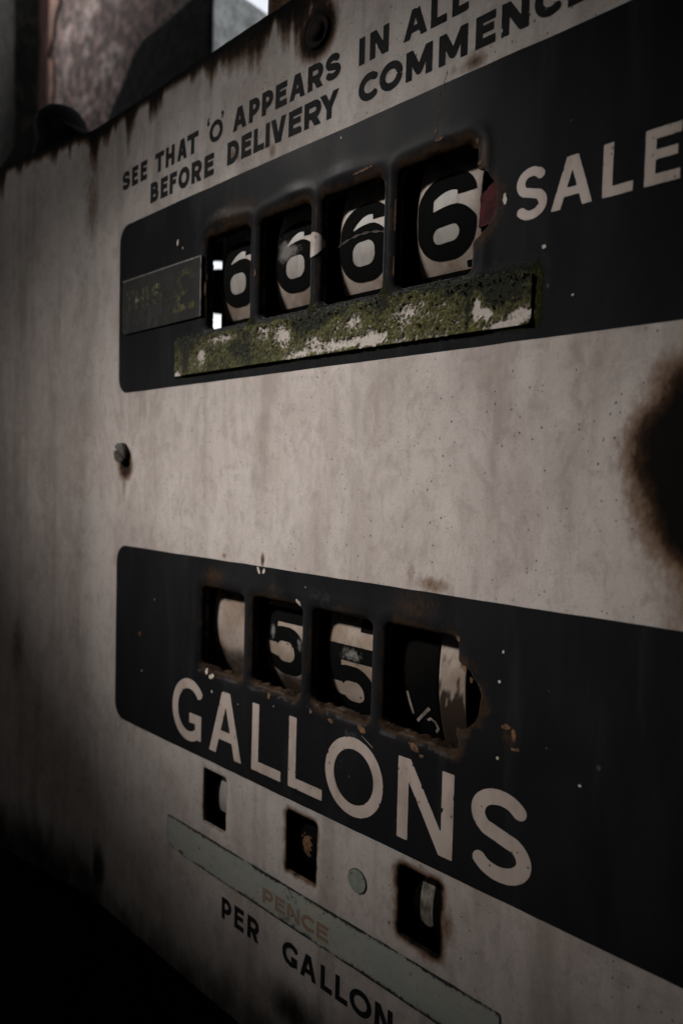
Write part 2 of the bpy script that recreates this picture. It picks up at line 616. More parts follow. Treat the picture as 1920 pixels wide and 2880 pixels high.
M_INSIDE = simple('inside_black', (.006, .006, .006), (.010, .009, .008), 40, .8)

# ------------------------------------------------------------------ pump face: layout in millimetres
PUMP = bpy.data.objects.new('fuel_pump', None)
COL.objects.link(PUMP)
BASE_Z = -1.15
PUMP.location = (-0.22, 0.1, BASE_Z)
tag(PUMP, 'old cream and black fuel pump with 6666 on its number wheels', 'fuel pump')
OFF = -np.array(PUMP.location)          # children are laid out in scene coordinates


def place(o):
    if o is not None:
        o.location = Vector(OFF)
    return o


HX = [(-333.4, -296.7), (-286.9, -250.0), (-240.6, -203.0), (-193.6, -155.4)]
UPZ = (87.8, 139.8)
LOZ = (-111.6, -65.0)
PX = [(-329.4, -307.4), (-256.6, -234.0), (-182.2, -159.3)]
PZ = (-205.8, -172.8)


def holes_rim(x, z):
    """distance to the intended (un-corroded) number windows"""
    d = np.full(np.shape(x), 1e3)
    for x0, x1 in HX:
        d = np.minimum(d, rbox(x, z, x0, x1, UPZ[0], UPZ[1], 3.2))
        d = np.minimum(d, rbox(x, z, x0, x1, LOZ[0], LOZ[1], 3.2))
    return d


def lobes(x, z):
    n = (fbm(x / 3.0, z / 3.0, 5, 3) - .5) * 2.2
    a = np.hypot(x + 158.2, z - 114.6) - 15.2
    b = np.hypot(x + 157.8, z + 88.8) - 15.4
    c = np.hypot(x + 155.5, z + 109.5) - 3.0
    d = rbox(x, z, -158, -152.5, 126, 138, 2)
    return np.minimum(np.minimum(a, b), np.minimum(c, d)) + n * .7


def small_holes(x, z):
    d = np.full(np.shape(x), 1e3)
    for i, (x0, x1) in enumerate(PX):
        d = np.minimum(d, rbox(x, z, x0, x1, PZ[0], PZ[1], 2.0))
    return d


def right_hole(x, z):
    """distance to the heavy rust stain at the right of the face"""
    n = (fbm(x / 12, z / 12, 21, 3) - .5) * 9
    return (np.hypot((x + 40) / 1.0, (z - 9) / .92) - 37) + n


def holes(x, z):
    n = (fbm(x / 2.2, z / 2.2, 11, 3) - .5)
    low = sstep(-95, -112, z) * (z < 0)
    d = np.minimum(holes_rim(x, z) + n * (.35 + 1.5 * low), lobes(x, z))
    return np.minimum(d, small_holes(x, z) + n * .35)


def surf_mm(x, z):
    d = holes_rim(x, z)
    k = 5.6
    t = np.clip((k - np.maximum(d, 0)) / k, 0, 1)
    dip = 3.3 * (1 - np.sqrt(np.maximum(1 - t * t, 0)))
    ridge = -.62 * (np.exp(-((x + 320) / 13) ** 2) + .6 * np.exp(-((x + 262) / 10) ** 2) + .8 * np.exp(-((x + 228) / 15) ** 2) + .3 * np.exp(-((x + 178) / 9) ** 2)) * np.exp(-((d - 8.5) / 3.2) ** 2) * sstep(140, 150, z + 6 * (fbm(x / 20, z / 20, 2, 2) - .5))
    ridge = ridge - .22 * np.exp(-((d - 7.0) / 2.2) ** 2) * (d > 3.5)
    wav = (fbm(x / 85, z / 110, 31, 2) - .5) * 1.3
    bend = -0.15 * np.maximum(-457 - x, 0) ** 1.0 * sstep(0, 30, -457 - x)
    sm = small_holes(x, z)
    curl = .5 * np.exp(-np.maximum(sm, 0) / 1.5)
    return dip + ridge + wav + bend + curl


def surf(x, z):                     # metres in, metres out
    return surf_mm(x * 1000, z * 1000) * mm


BANDS = [(-432.0, 160.0, 56.6, 168.9), (-432.3, 160.0, -167.3, -46.9)]


def band_sd(x, z, i):
    x0, x1, z0, z1 = BANDS[i]
    wob = (fbm(x / 14, z / 14, 41 + i, 3) - .5) * .5
    return rbox(x, z, x0, x1, z0, z1, 11.5) + wob


def grid(lo, hi, fine, fs, cs):
    out = [lo]
    while out[-1] < hi:
        p = out[-1]
        st = fs if any(a - .01 <= p < b for a, b in fine) else cs
        out.append(p + st)
    return np.array(out)


gx = grid(-690, 170, [(-440, -420), (-350, -134)], .8, 3.2)
gz = grid(-314, 250, [(-212, -155), (-125, -40), (50, 62), (76, 172)], .8, 3.0)
GX, GZ = np.meshgrid(gx, gz, indexing='ij')


def outline(x, z):
    n = (fbm(x / 8, z / 8, 61, 3) - .5) * 1.6
    flare = np.maximum(-457 - x, 0) * 0.0
    return np.maximum(np.maximum(z - 245.8 + n * .8, -z - 311 + n), np.maximum(x - 168, -688 - x))


def rust_face(X, Z):
    x, z = X * 1000, Z * 1000
    r = np.zeros_like(x)
    # running down from the top edge
    col = fbm(x / 9, x * 0 + 3, 71, 3)
    length = 8 + 46 * np.clip(col - .36, 0, 1) * 2.9 * fbm(x / 45, x * 0 + 4, 74, 2)
    r = np.maximum(r, sstep(1.0, 0.0, (245 - z) / length) * (.72 + .36 * fbm(x / 30, x * 0 + 9, 72, 2)))
    r = np.maximum(r, sstep(7, 0, 245 - z) * 1.0)
    # small windows
    sd = small_holes(x, z)
    side = np.where(x > -215, 1.0, np.where(x > -280, .62, .38))
    asym = .65 + .35 * sstep(-3, 3, (fbm(x / 5, z / 5, 73, 3) - .5) * 12)
    r = np.maximum(r, np.exp(-np.maximum(sd, 0) / (.9 + 1.4 * side)) * side * asym * 1.15)
    # bolt halo
    d = np.hypot(x + 247, z - 222)
    r = np.maximum(r, sstep(20, 5, d) * 1.15)
    r = np.maximum(r, sstep(5, 0, np.abs(x + 246)) * sstep(26, 0, 222 - z) * (z < 222) * .55)
    r = np.maximum(r, sstep(9, 0, np.abs(x + 248)) * sstep(30, 0, z - 222) * (z > 222) * .5)
    # screw drip
    d = np.hypot((x + 422) / 1.0, (z - 8) / 1.15)
    r = np.maximum(r, sstep(14, 4, d) * .8)
    r = np.maximum(r, sstep(6.0, 0, np.abs(x + 423.5)) * sstep(42, 0, 12 - z) * (z < 14) * .62)
    # rust-eaten right side
    d = right_hole(x, z)
    r = np.maximum(r, sstep(24, -9, d) * 1.3)
    r = np.maximum(r, sstep(40, 6, np.abs(x + 52)) * sstep(110, 10, 10 - z) * (z < 10) * .55)
    # local stains: x, z, rx, rz, strength
    for (a, b, rx, rz, s) in [(-311, 182, 1.7, 3.2, .62), (-306, 177.5, 3, 3, .36), (-278, 173.6, 3.2, 5.0, .55), (-155.5, 172.6, 6.5, 4, .6), (-166, 172, 3, 3, .3),
                              (-313, -44.0, 2.5, 2, .4), (-279.5, -43.6, 1.6, 4.2, .8), (-168, -43.5, 12, 4.5, .42), (-180, -40, 3, 6, .3), (-333, -10.6, .9, 2.0, .55),
                              (-297, -58, 3, 3, .3), (-359, 30, 2.0, 5, .18), (-287, 186, 1.2, 1.8, .5), (-345, 174, 2, 2, .3), (-157, -225, 7, 10, .22), (-156, -190, 4.5, 9, .45),
                              (-496, -52, 1.0, 1.2, .7), (-470, 190, 9, 26, .45), (-600, 150, 14, 40, .4), (-560, -140, 10, 30, .35)]:
        r = np.maximum(r, s * np.exp(-((x - a) / rx) ** 2 - ((z - b) / rz) ** 2))
    # dirt
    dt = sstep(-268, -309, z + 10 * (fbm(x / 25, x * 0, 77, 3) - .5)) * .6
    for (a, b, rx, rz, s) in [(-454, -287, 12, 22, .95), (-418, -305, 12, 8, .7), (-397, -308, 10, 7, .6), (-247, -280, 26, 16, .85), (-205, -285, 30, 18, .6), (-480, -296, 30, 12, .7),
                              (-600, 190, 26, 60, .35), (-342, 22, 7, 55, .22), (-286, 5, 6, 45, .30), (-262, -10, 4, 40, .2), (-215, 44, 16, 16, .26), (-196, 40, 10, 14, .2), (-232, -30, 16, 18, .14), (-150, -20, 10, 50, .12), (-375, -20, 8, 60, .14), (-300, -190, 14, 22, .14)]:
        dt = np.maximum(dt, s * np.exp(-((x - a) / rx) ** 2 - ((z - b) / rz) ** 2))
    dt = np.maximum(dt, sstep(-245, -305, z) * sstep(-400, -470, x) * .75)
    sh = np.exp(-np.abs(np.maximum(rbox(x, z, -364.4, -129, -234.4, -213.8, 1), 0)) / 1.2) * .35  # darkens a narrow margin round the pence strip
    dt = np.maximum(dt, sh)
    return {'rust': r, 'dirt': dt}


def rust_band(X, Z):
    x, z = X * 1000, Z * 1000
    d = np.minimum(holes_rim(x, z), lobes(x, z))
    dd = np.maximum(d, 0)
    low = (z < 0)
    nb = fbm(x / 6, z / 6, 81, 3)
    r = np.exp(-dd / 1.6) * (.16 + .9 * (nb - .45))
    # heavy corrosion under the lower windows and over the upper ones
    for (x0, x1) in HX:
        m = sstep(x0 - 5, x0 + 3, x) * sstep(x1 + 5, x1 - 3, x)
        r = np.maximum(r, m * np.exp(-np.abs(z - (LOZ[0] - .5)) / 2.6) * (.62 + .9 * (nb - .4)) * low)
        r = np.maximum(r, m * sstep(7, 0, np.abs(z - UPZ[1] - 1)) * (.42 + .9 * (nb - .4)))
        r = np.maximum(r, m * sstep(7, 0, np.abs(z - LOZ[1] - 1)) * (.22 + .8 * (nb - .4)))
        ml = sstep(6, 0, np.abs(x - x0 + 1)) * (((z > UPZ[0]) & (z < UPZ[1])) | ((z > LOZ[0]) & (z < LOZ[1])))
        r = np.maximum(r, ml * (.12 + .8 * (nb - .42)))
    r = np.maximum(r, sstep(8, 0, np.abs(lobes(x, z))) * (.25 + .9 * (nb - .42)) * (x > -156))
    for (a, b, rx, rz, s) in [(-322, -57, 12, 7, .36), (-270, -59, 8, 5, .26), (-176, -54, 14, 8, .28), (-129, -100, 3, 5, .5), (-401, -104, 1.3, 2, .9), (-310, 149, 22, 7, .35), (-372, 152, 5, 3, .15)]:
        r = np.maximum(r, s * np.exp(-((x - a) / rx) ** 2 - ((z - b) / rz) ** 2))
    # worn, paler rims; bar edges and lips also lightened as painted highlights
    w = np.zeros_like(x)
    for (x0, x1) in HX:
        m = sstep(x0 - 6, x0, x) * sstep(x1 + 6, x1, x)
        w = np.maximum(w, m * np.exp(-np.abs(z - UPZ[0] + 2.6) / 1.8) * .62)
        w = np.maximum(w, np.exp(-np.abs(x - x1 - 1.0) / .9) * sstep(0, 4, UPZ[1] - z) * sstep(0, 4, z - UPZ[0]) * .95)  # painted highlight down the left edge of each bar
        w = np.maximum(w, np.exp(-np.abs(x - x1 - 1.0) / .8) * sstep(0, 4, LOZ[1] - z) * sstep(0, 4, z - LOZ[0]) * .45)
        w = np.maximum(w, m * np.exp(-np.abs(z - LOZ[0] + 3.6) / 1.6) * .75 * (fbm(x / 3, z / 2, 85, 3) > .5))
        w = np.maximum(w, np.exp(-np.abs(x - x0 + 3.6) / 1.0) * (((z > UPZ[0]) & (z < UPZ[1]))) * .4 * (nb > .5))
    for (a, b, rx, rz, s) in [(-232, -58, 9, 7, .35), (-213, -122, 9, 4, .5), (-160, -64, 6, 8, .35), (-150, -103, 4, 5, .7), (-240, 152, 30, 6, .30), (-318, 152.5, 13, 3.2, .55), (-224, -62, 9, 2.2, .45),
                              (-418, 148, 5, 18, .22), (-145, 125, 5, 8, .3), (-221, -134, 5, 9, .40), (-216, -129, 8, 3, .32), (-238, -57, 7, 5, .38), (-352, 150, 22, 4, .22), (-300, -155, 16, 5, .2), (-272, -138, 3, 14, .16), (-110, 70, 14, 8, .14), (-395, 75, 14, 6, .16), (-246, -165, 7, 2.5, .4)]:
        w = np.maximum(w, s * np.exp(-((x - a) / rx) ** 2 - ((z - b) / rz) ** 2))
    w = np.maximum(w, (d < .35) * (.45 + .6 * (fbm(x / 4, z / 7, 87, 3) > .52)))  # inner lips lightened as if more light reached them
    # moss creeping over the enamel round the strip
    ms = rbox(x, z, -363.7, -125.5, 62.6, 82, 2)
    up = np.where(z > 82, 1.0, .45)
    g = np.exp(-np.maximum(ms, 0) / (2.6 * up + .8)) * 1.0 * (z > 0)
    for (x0, x1) in HX[:-1]:
        g = np.maximum(g, np.exp(-((x - x1 - 3) / 4.5) ** 2) * sstep(104, 80, z) * (z > 70) * .95)
    g = np.maximum(g, np.exp(-((x + 124.5) / 3.2) ** 2) * sstep(57, 64, z) * sstep(92, 80, z) * 1.05)
    pl = rbox(x, z, -425.7, -337.5, 95.7, 131.2, 1)
    dk = np.exp(-np.maximum(pl, 0) / 1.6) * .5 * (z < 100)  # dark margin along the lower edge of the name plate
    g = np.maximum(g, dk * (z > 0))
    return {'rust': np.clip(r, 0, 1.1), 'wear_highlight': w, 'moss': g}


hol = holes(GX, GZ)
band = np.minimum(band_sd(GX, GZ, 0), band_sd(GX, GZ, 1))
out = outline(GX, GZ)
Ff = np.maximum(np.maximum(out, -band), -hol)
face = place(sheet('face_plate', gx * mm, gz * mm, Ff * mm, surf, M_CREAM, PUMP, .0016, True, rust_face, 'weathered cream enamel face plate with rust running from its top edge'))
band_obj = []
for i, lab in enumerate(('black upper band lettered SALE with four windows showing 6666', 'black lower band lettered GALLONS with four corroded windows')):
    Fb = np.maximum(band_sd(GX, GZ, i), -hol)
    Fb = np.maximum(Fb, out)
    sel = (gz > BANDS[i][2] - 5) & (gz < BANDS[i][3] + 5)
    band_obj.append(place(sheet('number_band', gx * mm, gz[sel] * mm, Fb[:, sel] * mm, surf, M_BLACK, PUMP, .0018, True, rust_band, lab)))


# ------------------------------------------------------------------ lettering
def letter(ch, x0, x1, z0, H, s, mat, parent, lift=.00014, jit=.12, res=None, name='letter', fn=None, slope=0.0, thick=.0001, yfix=None):
    W = x1 - x0
    st = res or max(.22, H / 70)
    gx_ = np.arange(x0 - .8, x1 + .8 + st, st)
    gz_ = np.arange(z0 - .8, z0 + H + 1.6 + st, st)
    A, B = np.meshgrid(gx_, gz_, indexing='ij')
    F = glyph(ch, A - x0, B - z0, W, H, s) if fn is None else fn(A, B)
    F = F + (fbm(A / 1.7, B / 1.7, 91 + int(abs(x0)) % 37, 3) - .5) * jit * s * .55 / 2
    F = F + np.clip(fbm(A / 2.4, B / 2.4, 57 + int(abs(x0 * 3)) % 83, 4) - .745, 0, 1) * s * 2.2
    sf = (lambda X, Z: surf(X, Z) - lift) if yfix is None else (lambda X, Z: np.full_like(X, yfix - lift))
    o = sheet(name, gx_ * mm, gz_ * mm, F * mm, sf, mat, parent, thick)
    if o:
        o.location = (0, 0, 0)
    return o


def base1(x):                      # first line climbs a little to the right
    return 192.3 + (x + 430) * (2.2 / 190) if x < -240 else 194.45


L1 = [('S', -430, -420), ('E', -417.6, -410), ('E', -407.1, -399.2), ('T', -390, -379.8), ('H', -378, -368.3), ('A', -365.5, -355), ('T', -355.1, -343.9),
      ('O', -333.2, -320.8), ('A', -311.8, -299.6), ('P', -297.7, -289), ('P', -287.1, -278.2), ('E', -276.4, -267.7), ('A', -266, -254.3), ('R', -252.6, -241.7),
      ('S', -240.7, -230.4), ('I', -218.8, -215.3), ('N', -212.2, -201.1), ('A', -192.9, -179.7), ('L', -178.1, -169.9), ('L', -167.3, -159.3),
      ('W', -148, -132), ('I', -129, -125.5), ('N', -122, -111)][:20]
for ch, a, b in L1:
    letter(ch, a, b, base1(a), 12.4, 3.3 if ch != 'O' else 2.9, M_LBLACK, face)
letter('`', -335.8, -332.9, 204.4, 4.4, 1.6, M_LBLACK, face, name='quote_mark', res=.2)
letter("'", -322.8, -320.0, 205.0, 4.3, 1.6, M_LBLACK, face, name='quote_mark', res=.2)
L2 = [('B', -394.7, -385.3), ('E', -383, -375), ('F', -373, -365.2), ('O', -363.6, -351.9), ('R', -350, -339.5), ('E', -337.4, -328.2),
      ('D', -316, -305.6), ('E', -303.6, -294.9), ('L', -293.2, -284.7), ('I', -283.5, -280.2), ('V', -279.7, -267.4), ('E', -265.8, -256.3), ('R', -254.5, -242.4), ('Y', -244.1, -230.8),
      ('C', -218.5, -206.4), ('O', -205.9, -192.6), ('M', -190.8, -176.7), ('M', -173.4, -159.2), ('E', -155.5, -146.4), ('N', -143.8, -132), ('C', -129.8, -118.5), ('E', -116.5, -107.5)]
for ch, a, b in L2:
    z0 = 175.4 if a < -320 else 176.5
    letter(ch, a, b, z0, 12.7, 3.4, M_LBLACK, face)
for ch, a, b in [('P', -309.4, -300.4), ('E', -297.6, -289.2), ('R', -286, -275.8), ('G', -257.4, -246), ('A', -244.1, -231.9), ('L', -229.1, -221.2), ('L', -219, -210.9), ('O', -209.6, -195.7), ('N', -193.7, -183.2)]:
    letter(ch, a, b, -256.4, 12.8, 2.9, M_LBLACK, face)
for ch, a, b in [('S', -135, -121.9), ('A', -120.5, -104), ('L', -100.8, -90.1), ('E', -86.3, -74.8)]:
    ov = .8 if ch == 'S' else 0
    letter(ch, a, b, 103.4 - ov, 18.8 + 2 * ov - (.4 if ov else 0), 3.5, M_LCREAM, band_obj[0], jit=.22)
for ch, a, b, s in [('G', -361.6, -331.9, 5.9), ('A', -324.4, -293.2, 5.9), ('L', -285.1, -261.4, 5.5), ('L', -255.7, -231.1, 5.5), ('O', -229.1, -192.3, 5.7), ('N', -183.7, -153.9, 6.0), ('S', -146, -117.9, 6.3)]:
    ov = .5 if ch in 'GO' else (.2 if ch == 'S' else 0)
    letter(ch, a, b, -160.2 - ov + (.5 if ch == 'S' else 0), 37.3 + 2 * ov, s, M_LCREAM, band_obj[1], res=.55, jit=.14)

# ------------------------------------------------------------------ pence strip, stickers, plate
tape_y = float(surf(np.array([-.25]), np.array([-.224]))[0])
tx = np.arange(-368, -124, .7); tz = np.arange(-238, -209, .5)
A, B = np.meshgrid(tx, tz, indexing='ij')
Ft = rbox(A, B, -364.4, -129.1, -234.5, -213.7, .6)
Ft = np.maximum(Ft, ((-351.0 - A) * .32 + (-233.6 - B)) / 1.05 - .0)          # clipped lower-left corner
Ft = Ft + (fbm(A / 5, B / 5, 101, 3) - .5) * .7


def tape_attr(X, Z):
    x, z = X * 1000, Z * 1000
    top = np.exp(-np.maximum(-213.7 - z, 0) / 1.9)
    bot = np.exp(-np.maximum(z + 234.5, 0) / 2.2)
    lft = np.exp(-np.maximum(x + 364.4, 0) / 1.2) * .7
    var = fbm(x / 16, z / 16, 103, 3)
    e = np.maximum(np.maximum(top, bot) * (.35 + 1.1 * var), lft)
    e = np.maximum(e, .85 * np.exp(-((x + 350) / 4) ** 2 - ((z + 233) / 2.2) ** 2))
    e = np.maximum(e, .5 * np.exp(-((x + 251) / 10) ** 2 - ((z + 218) / 5) ** 2))
    e = np.maximum(e, .5 * np.exp(-((x + 252) / 12) ** 2 - ((z + 232) / 3) ** 2))
    return {'edge': e}


tape = place(sheet('pence_strip', tx * mm, tz * mm, Ft * mm, lambda X, Z: surf(X, Z) - .0007, M_TAPE, PUMP, .0006, False, tape_attr, 'pale green strip faintly lettered PENCE with grimy edges'))
for ch, a, b in [('P', -273, -264.6), ('E', -263, -255.1), ('N', -253.6, -244.1), ('C', -242.9, -232.7), ('E', -231.9, -223.7)]:
    letter(ch, a, b, -230.5, 8.4, 2.1, M_LORANGE, tape, lift=.00082, jit=.4, res=.18)

M_DOT = simple('pale_green_dot', (.27, .29, .25), (.20, .22, .19), 220, .55, (1, 1, 1), .4, .62, .3, 0, (420, .36, (.05, .05, .045)))


def disc(name, cx, cz, r, mat, lift, parent, clip=None, label=None, th=.0004):
    ax = np.arange(cx - r - 1, cx + r + 1, .3); az = np.arange(cz - r - 1, cz + r + 1, .3)
    A, B = np.meshgrid(ax, az, indexing='ij')
    F = np.hypot(A - cx, B - cz) - r + (fbm(A / 2, B / 2, 111, 3) - .5) * .35
    if clip is not None:
        F = np.maximum(F, clip - A)
    return place(sheet(name, ax * mm, az * mm, F * mm, lambda X, Z: surf(X, Z) - lift, mat, parent, th, False, None, label))


disc('sticker_ring', -206.3, -191.0, 5.9, M_RUSTIRON, .0002, PUMP, label='dark rim round the pale green dot')
disc('dot_sticker', -206.4, -191.0, 5.5, M_DOT, .0006, PUMP, label='pale green round dot between the small windows')
disc('dot_sticker', -246.6, 118.2, 6.1, M_STICKER, .0006, PUMP, -249.5, 'speckled cream half dot stuck on the bar between two 6 windows')

# dark name plate with faded letters
px_ = np.arange(-429, -334, .6); pz_ = np.arange(92, 135, .6)
A, B = np.meshgrid(px_, pz_, indexing='ij')
Fp = np.maximum(rbox(A, B, -425.7, -337.5, 95.7, 131.2, .4), ((-424.6 - A) + (97.0 - B)) / 1.41)
PLY = float(surf(np.array([-.38]), np.array([.113]))[0]) - .0010
plate = place(sheet('name_plate', px_ * mm, pz_ * mm, Fp * mm, PLY, M_PLATE, PUMP, .0030, False, None, 'dark metal plate with faint mossy letters and a pound sign'))
for ch, a, b, z0, H, s in [('T', -422, -411.5, 110.5, 13, 2.6), ('H', -409.5, -399, 110.5, 12.5, 2.6), ('I', -396.5, -393.4, 110.5, 12.5, 3), ('S', -390, -379, 110, 13, 2.8), ('#', -366, -344, 101.5, 24.5, 4.2)]:
    letter(ch, a, b, z0, H, s, M_PLATELET, plate, yfix=PLY, jit=.7, lift=.00012)


def strip_quad(name, pts, w, y, mat, parent, th=.0006, label=None):
    """thin bar along a polyline in the face plane"""
    pts = np.array(pts, float)
    x0, z0 = pts.min(0) - w * 2; x1, z1 = pts.max(0) + w * 2
    st = max(.15, w / 3)
    ax = np.arange(x0, x1 + st, st); az = np.arange(z0, z1 + st, st)
    A, B = np.meshgrid(ax, az, indexing='ij')
    F = sd_poly(A, B, [tuple(p) for p in pts], w) + (fbm(A / 2, B / 2, 119, 2) - .5) * w * .7
    sf = (lambda X, Z: surf(X, Z) - y) if y >= 0 else (lambda X, Z: np.full_like(X, PLY + y))
    return place(sheet(name, ax * mm, az * mm, F * mm, sf, mat, parent, th, False, None, label))


o = strip_quad('plate_glint', [(-425.5, 130.9), (-337.8, 130.9), (-337.8, 96.2)], .7, -.0002, M_PLATEEDGE, PUMP, .0008, 'painted highlight along the top and right of the name plate')  # pale strip painted as the highlight on the two lit edges
o.parent = plate; o.location = (0, 0, 0)

# ------------------------------------------------------------------ moss-covered strip
mx = np.arange(-366, -122, .45); mz = np.arange(60, 89, .45)
A, B = np.meshgrid(mx, mz, indexing='ij')
topz = 84.2 - 2.6 * sstep(-150, -125, A)
Fm = np.maximum(np.maximum(-363.7 - A, A + 126.2), np.maximum(62.6 + .0 * A - B, B - topz))
Fm = Fm + (fbm(A / 2.2, B / 2.2, 131, 3) - .5) * 1.3 * sstep(70, 84, B)


def moss_field(x, z):
    g = .87 + .9 * (fbm(x / 26, z / 11, 141, 4) - .5) + .7 * (fbm(x / 3.2, z / 3.6, 145, 4) - .5) + .75 * (fbm(x / .9, z / 1.3, 147, 2) - .5)
    g = g + .35 * sstep(76, 84, z)
    # bare patches: x, z, rx, rz
    for (a, b, rx, rz, s) in [(-316, 81, 14, 3.2, 1.1), (-337, 73, 5, 6, .8), (-266, 76, 6, 6, 1.0), (-282, 81, 8, 3, .5), (-362, 63.5, 4, 1.8, 1.2), (-225, 66, 22, 3, .75), (-243, 72, 5, 4, .35), (-205, 67, 9, 4, .7), (-217, 75, 6, 5, .6),
                              (-186, 74, 8, 7, .45), (-150.5, 73, 2.2, 5, 1.15), (-146, 70, 2.5, 2.5, 1.0), (-131, 66.5, 4.5, 3.0, 1.1), (-138, 63.6, 5, 1.3, 1.1), (-178, 64, 14, 2, .4), (-255, 64, 20, 2, .35)]:
        g = g - s * np.exp(-((x - a) / rx) ** 2 - ((z - b) / rz) ** 2)
    for (a, b, rx, rz, s) in [(-352, 74, 3.0, 14, .6), (-245, 80, 12, 5, .6), (-154, 72, 1.0, 10, .7), (-137, 76, 9, 7, .7), (-295, 76, 8, 8, .3)]:
        g = g + s * np.exp(-((x - a) / rx) ** 2 - ((z - b) / rz) ** 2)
    return np.clip(g, 0, 1.4)


def moss_surf(X, Z):
    x, z = X * 1000, Z * 1000
    g = moss_field(x, z)
    h = .6 + sstep(.35, .7, g) * (.3 + .9 * fbm(x / 1.1, z / 1.1, 151, 3))
    h = h + .5 * sstep(70, 62, z)
    return -h * mm + np.minimum(surf(X, Z), .0012)


place(sheet('mossy_label_strip', mx * mm, mz * mm, Fm * mm, moss_surf, M_MOSS, PUMP, .0017, False, lambda X, Z: {'moss': moss_field(X * 1000, Z * 1000)},
            'cream strip under the 6666 windows overgrown with green moss'))

# loose moss crumbs along the ledge: stuff
verts, loops, tot = [], [], []
for i in range(900):
    x = rng.uniform(-362, -128)
    z = 84 - 2.4 * float(sstep(-150, -125, np.array(x))) + rng.normal(0, 1.5)
    if rng.random() < .35:
        z = rng.uniform(64, 84)
        if float(moss_field(np.array(x), np.array(z))) < .7:
            continue
    if float(holes(np.array([x]), np.array([z]))[0]) < 1.2:
        continue
    r = rng.uniform(.25, .75)
    y = min(float(surf(np.array([x * mm]), np.array([z * mm]))[0]) * 1000, 1.2) - (1.9 if z < 83 else .9) - rng.uniform(0, .8)
    c0 = np.array([x, y, z])
    k = len(verts)
    pts = [c0 + rng.normal(0, 1, 3) * r * .25 + r * np.array(v) for v in ((-1, .6, -.5), (1, .6, -.6), (.1, .6, .9), (0, -.9, 0))]
    verts += [p * mm for p in pts]
    for t in ((0, 1, 3), (1, 2, 3), (2, 0, 3)):
        loops += [k + j for j in t]; tot.append(3)
M_CRUMB = simple('moss_crumb', (.020, .023, .007), (.052, .055, .016), 700, .9)
o = place(link('moss_tufts', mesh_np('moss_tufts', np.array(verts), loops, tot), M_CRUMB, PUMP))
o['kind'] = 'stuff'


# ------------------------------------------------------------------ solid helpers
def lathe(name, prof, seg, mat, parent, loc, axis='-Y', smooth=True, label=None):
    """profile (r, h): turned about the axis; h grows out of the face"""
    v, loops, tot = [], [], []
    for r, h in prof:
        for i in range(seg):
            a = 2 * math.pi * i / seg
            v.append((r * math.cos(a), -h, r * math.sin(a)))
    for j in range(len(prof) - 1):
        for i in range(seg):
            i2 = (i + 1) % seg
            loops += [j * seg + i, j * seg + i2, (j + 1) * seg + i2, (j + 1) * seg + i]; tot.append(4)
    k = (len(prof) - 1) * seg
    loops += [k + i for i in range(seg)]; tot.append(seg)
    me = mesh_np(name, np.array(v), loops, tot, smooth)
    o = link(name, me, mat, parent, label)
    o.location = Vector(loc) + Vector(OFF)
    return o


def boxes(name, bl, mat, parent=None, label=None, scene=True):
    v, loops, tot = [], [], []
    for (x0, x1, y0, y1, z0, z1) in bl:
        k = len(v)
        v += [(x0, y0, z0), (x1, y0, z0), (x1, y1, z0), (x0, y1, z0), (x0, y0, z1), (x1, y0, z1), (x1, y1, z1), (x0, y1, z1)]
        for q in ((0, 3, 2, 1), (4, 5, 6, 7), (0, 1, 5, 4), (1, 2, 6, 5), (2, 3, 7, 6), (3, 0, 4, 7)):
            loops += [k + i for i in q]; tot.append(4)
    o = link(name, mesh_np(name, np.array(v), loops, tot), mat, parent, label)
    if parent is PUMP:
        o.location = Vector(OFF)
    return o


def bevel(o, w, seg=3):
    m = o.modifiers.new('bevel', 'BEVEL')
    m.width = w
    m.segments = seg
    m.limit_method = 'ANGLE'


# slotted screw
sx, sz = -.4245, .0162
sy = float(surf(np.array([sx]), np.array([sz]))[0])
screw = lathe('slotted_screw', [(.0069, 0), (.0069, .0016), (.0060, .0022)], 28, M_RUSTIRON, PUMP, (sx, sy, sz), smooth=False, label='slotted screw head at the left with a rust drip below')  # darker body paints the slot floor as a shaded groove
ax = np.arange(-7.5, 7.5, .25)
A, B = np.meshgrid(ax, ax, indexing='ij')
ang = math.radians(-24)
lat = np.abs(-A * math.sin(ang) + B * math.cos(ang))
Fs = np.maximum(np.hypot(A, B) - 6.7, 1.15 - lat)
o = sheet('screw_head', ax * mm, ax * mm, Fs * mm, lambda X, Z: -.0040 + 9.0 * (X ** 2 + Z ** 2), M_SCREW, screw, .0019, False)
o.location = (0, 0, 0)

# corroded bolt in the top of the face
bx, bz = -.2462, .2215
by = float(surf(np.array([bx]), np.array([bz]))[0])
bolt = lathe('rusty_bolt', [(.0080, 0), (.0080, .0008), (.0062, .0010), (.0052, .0004), (.0042, .0016), (.0034, .0024), (.0015, .0026)], 24, simple('dark_rusted_bolt', (.006, .004, .003), (.020, .011, .006), 400, .75, spec=.08, bump=.5), PUMP, (bx, by, bz), label='corroded bolt in a dark rust stain above the lettering')

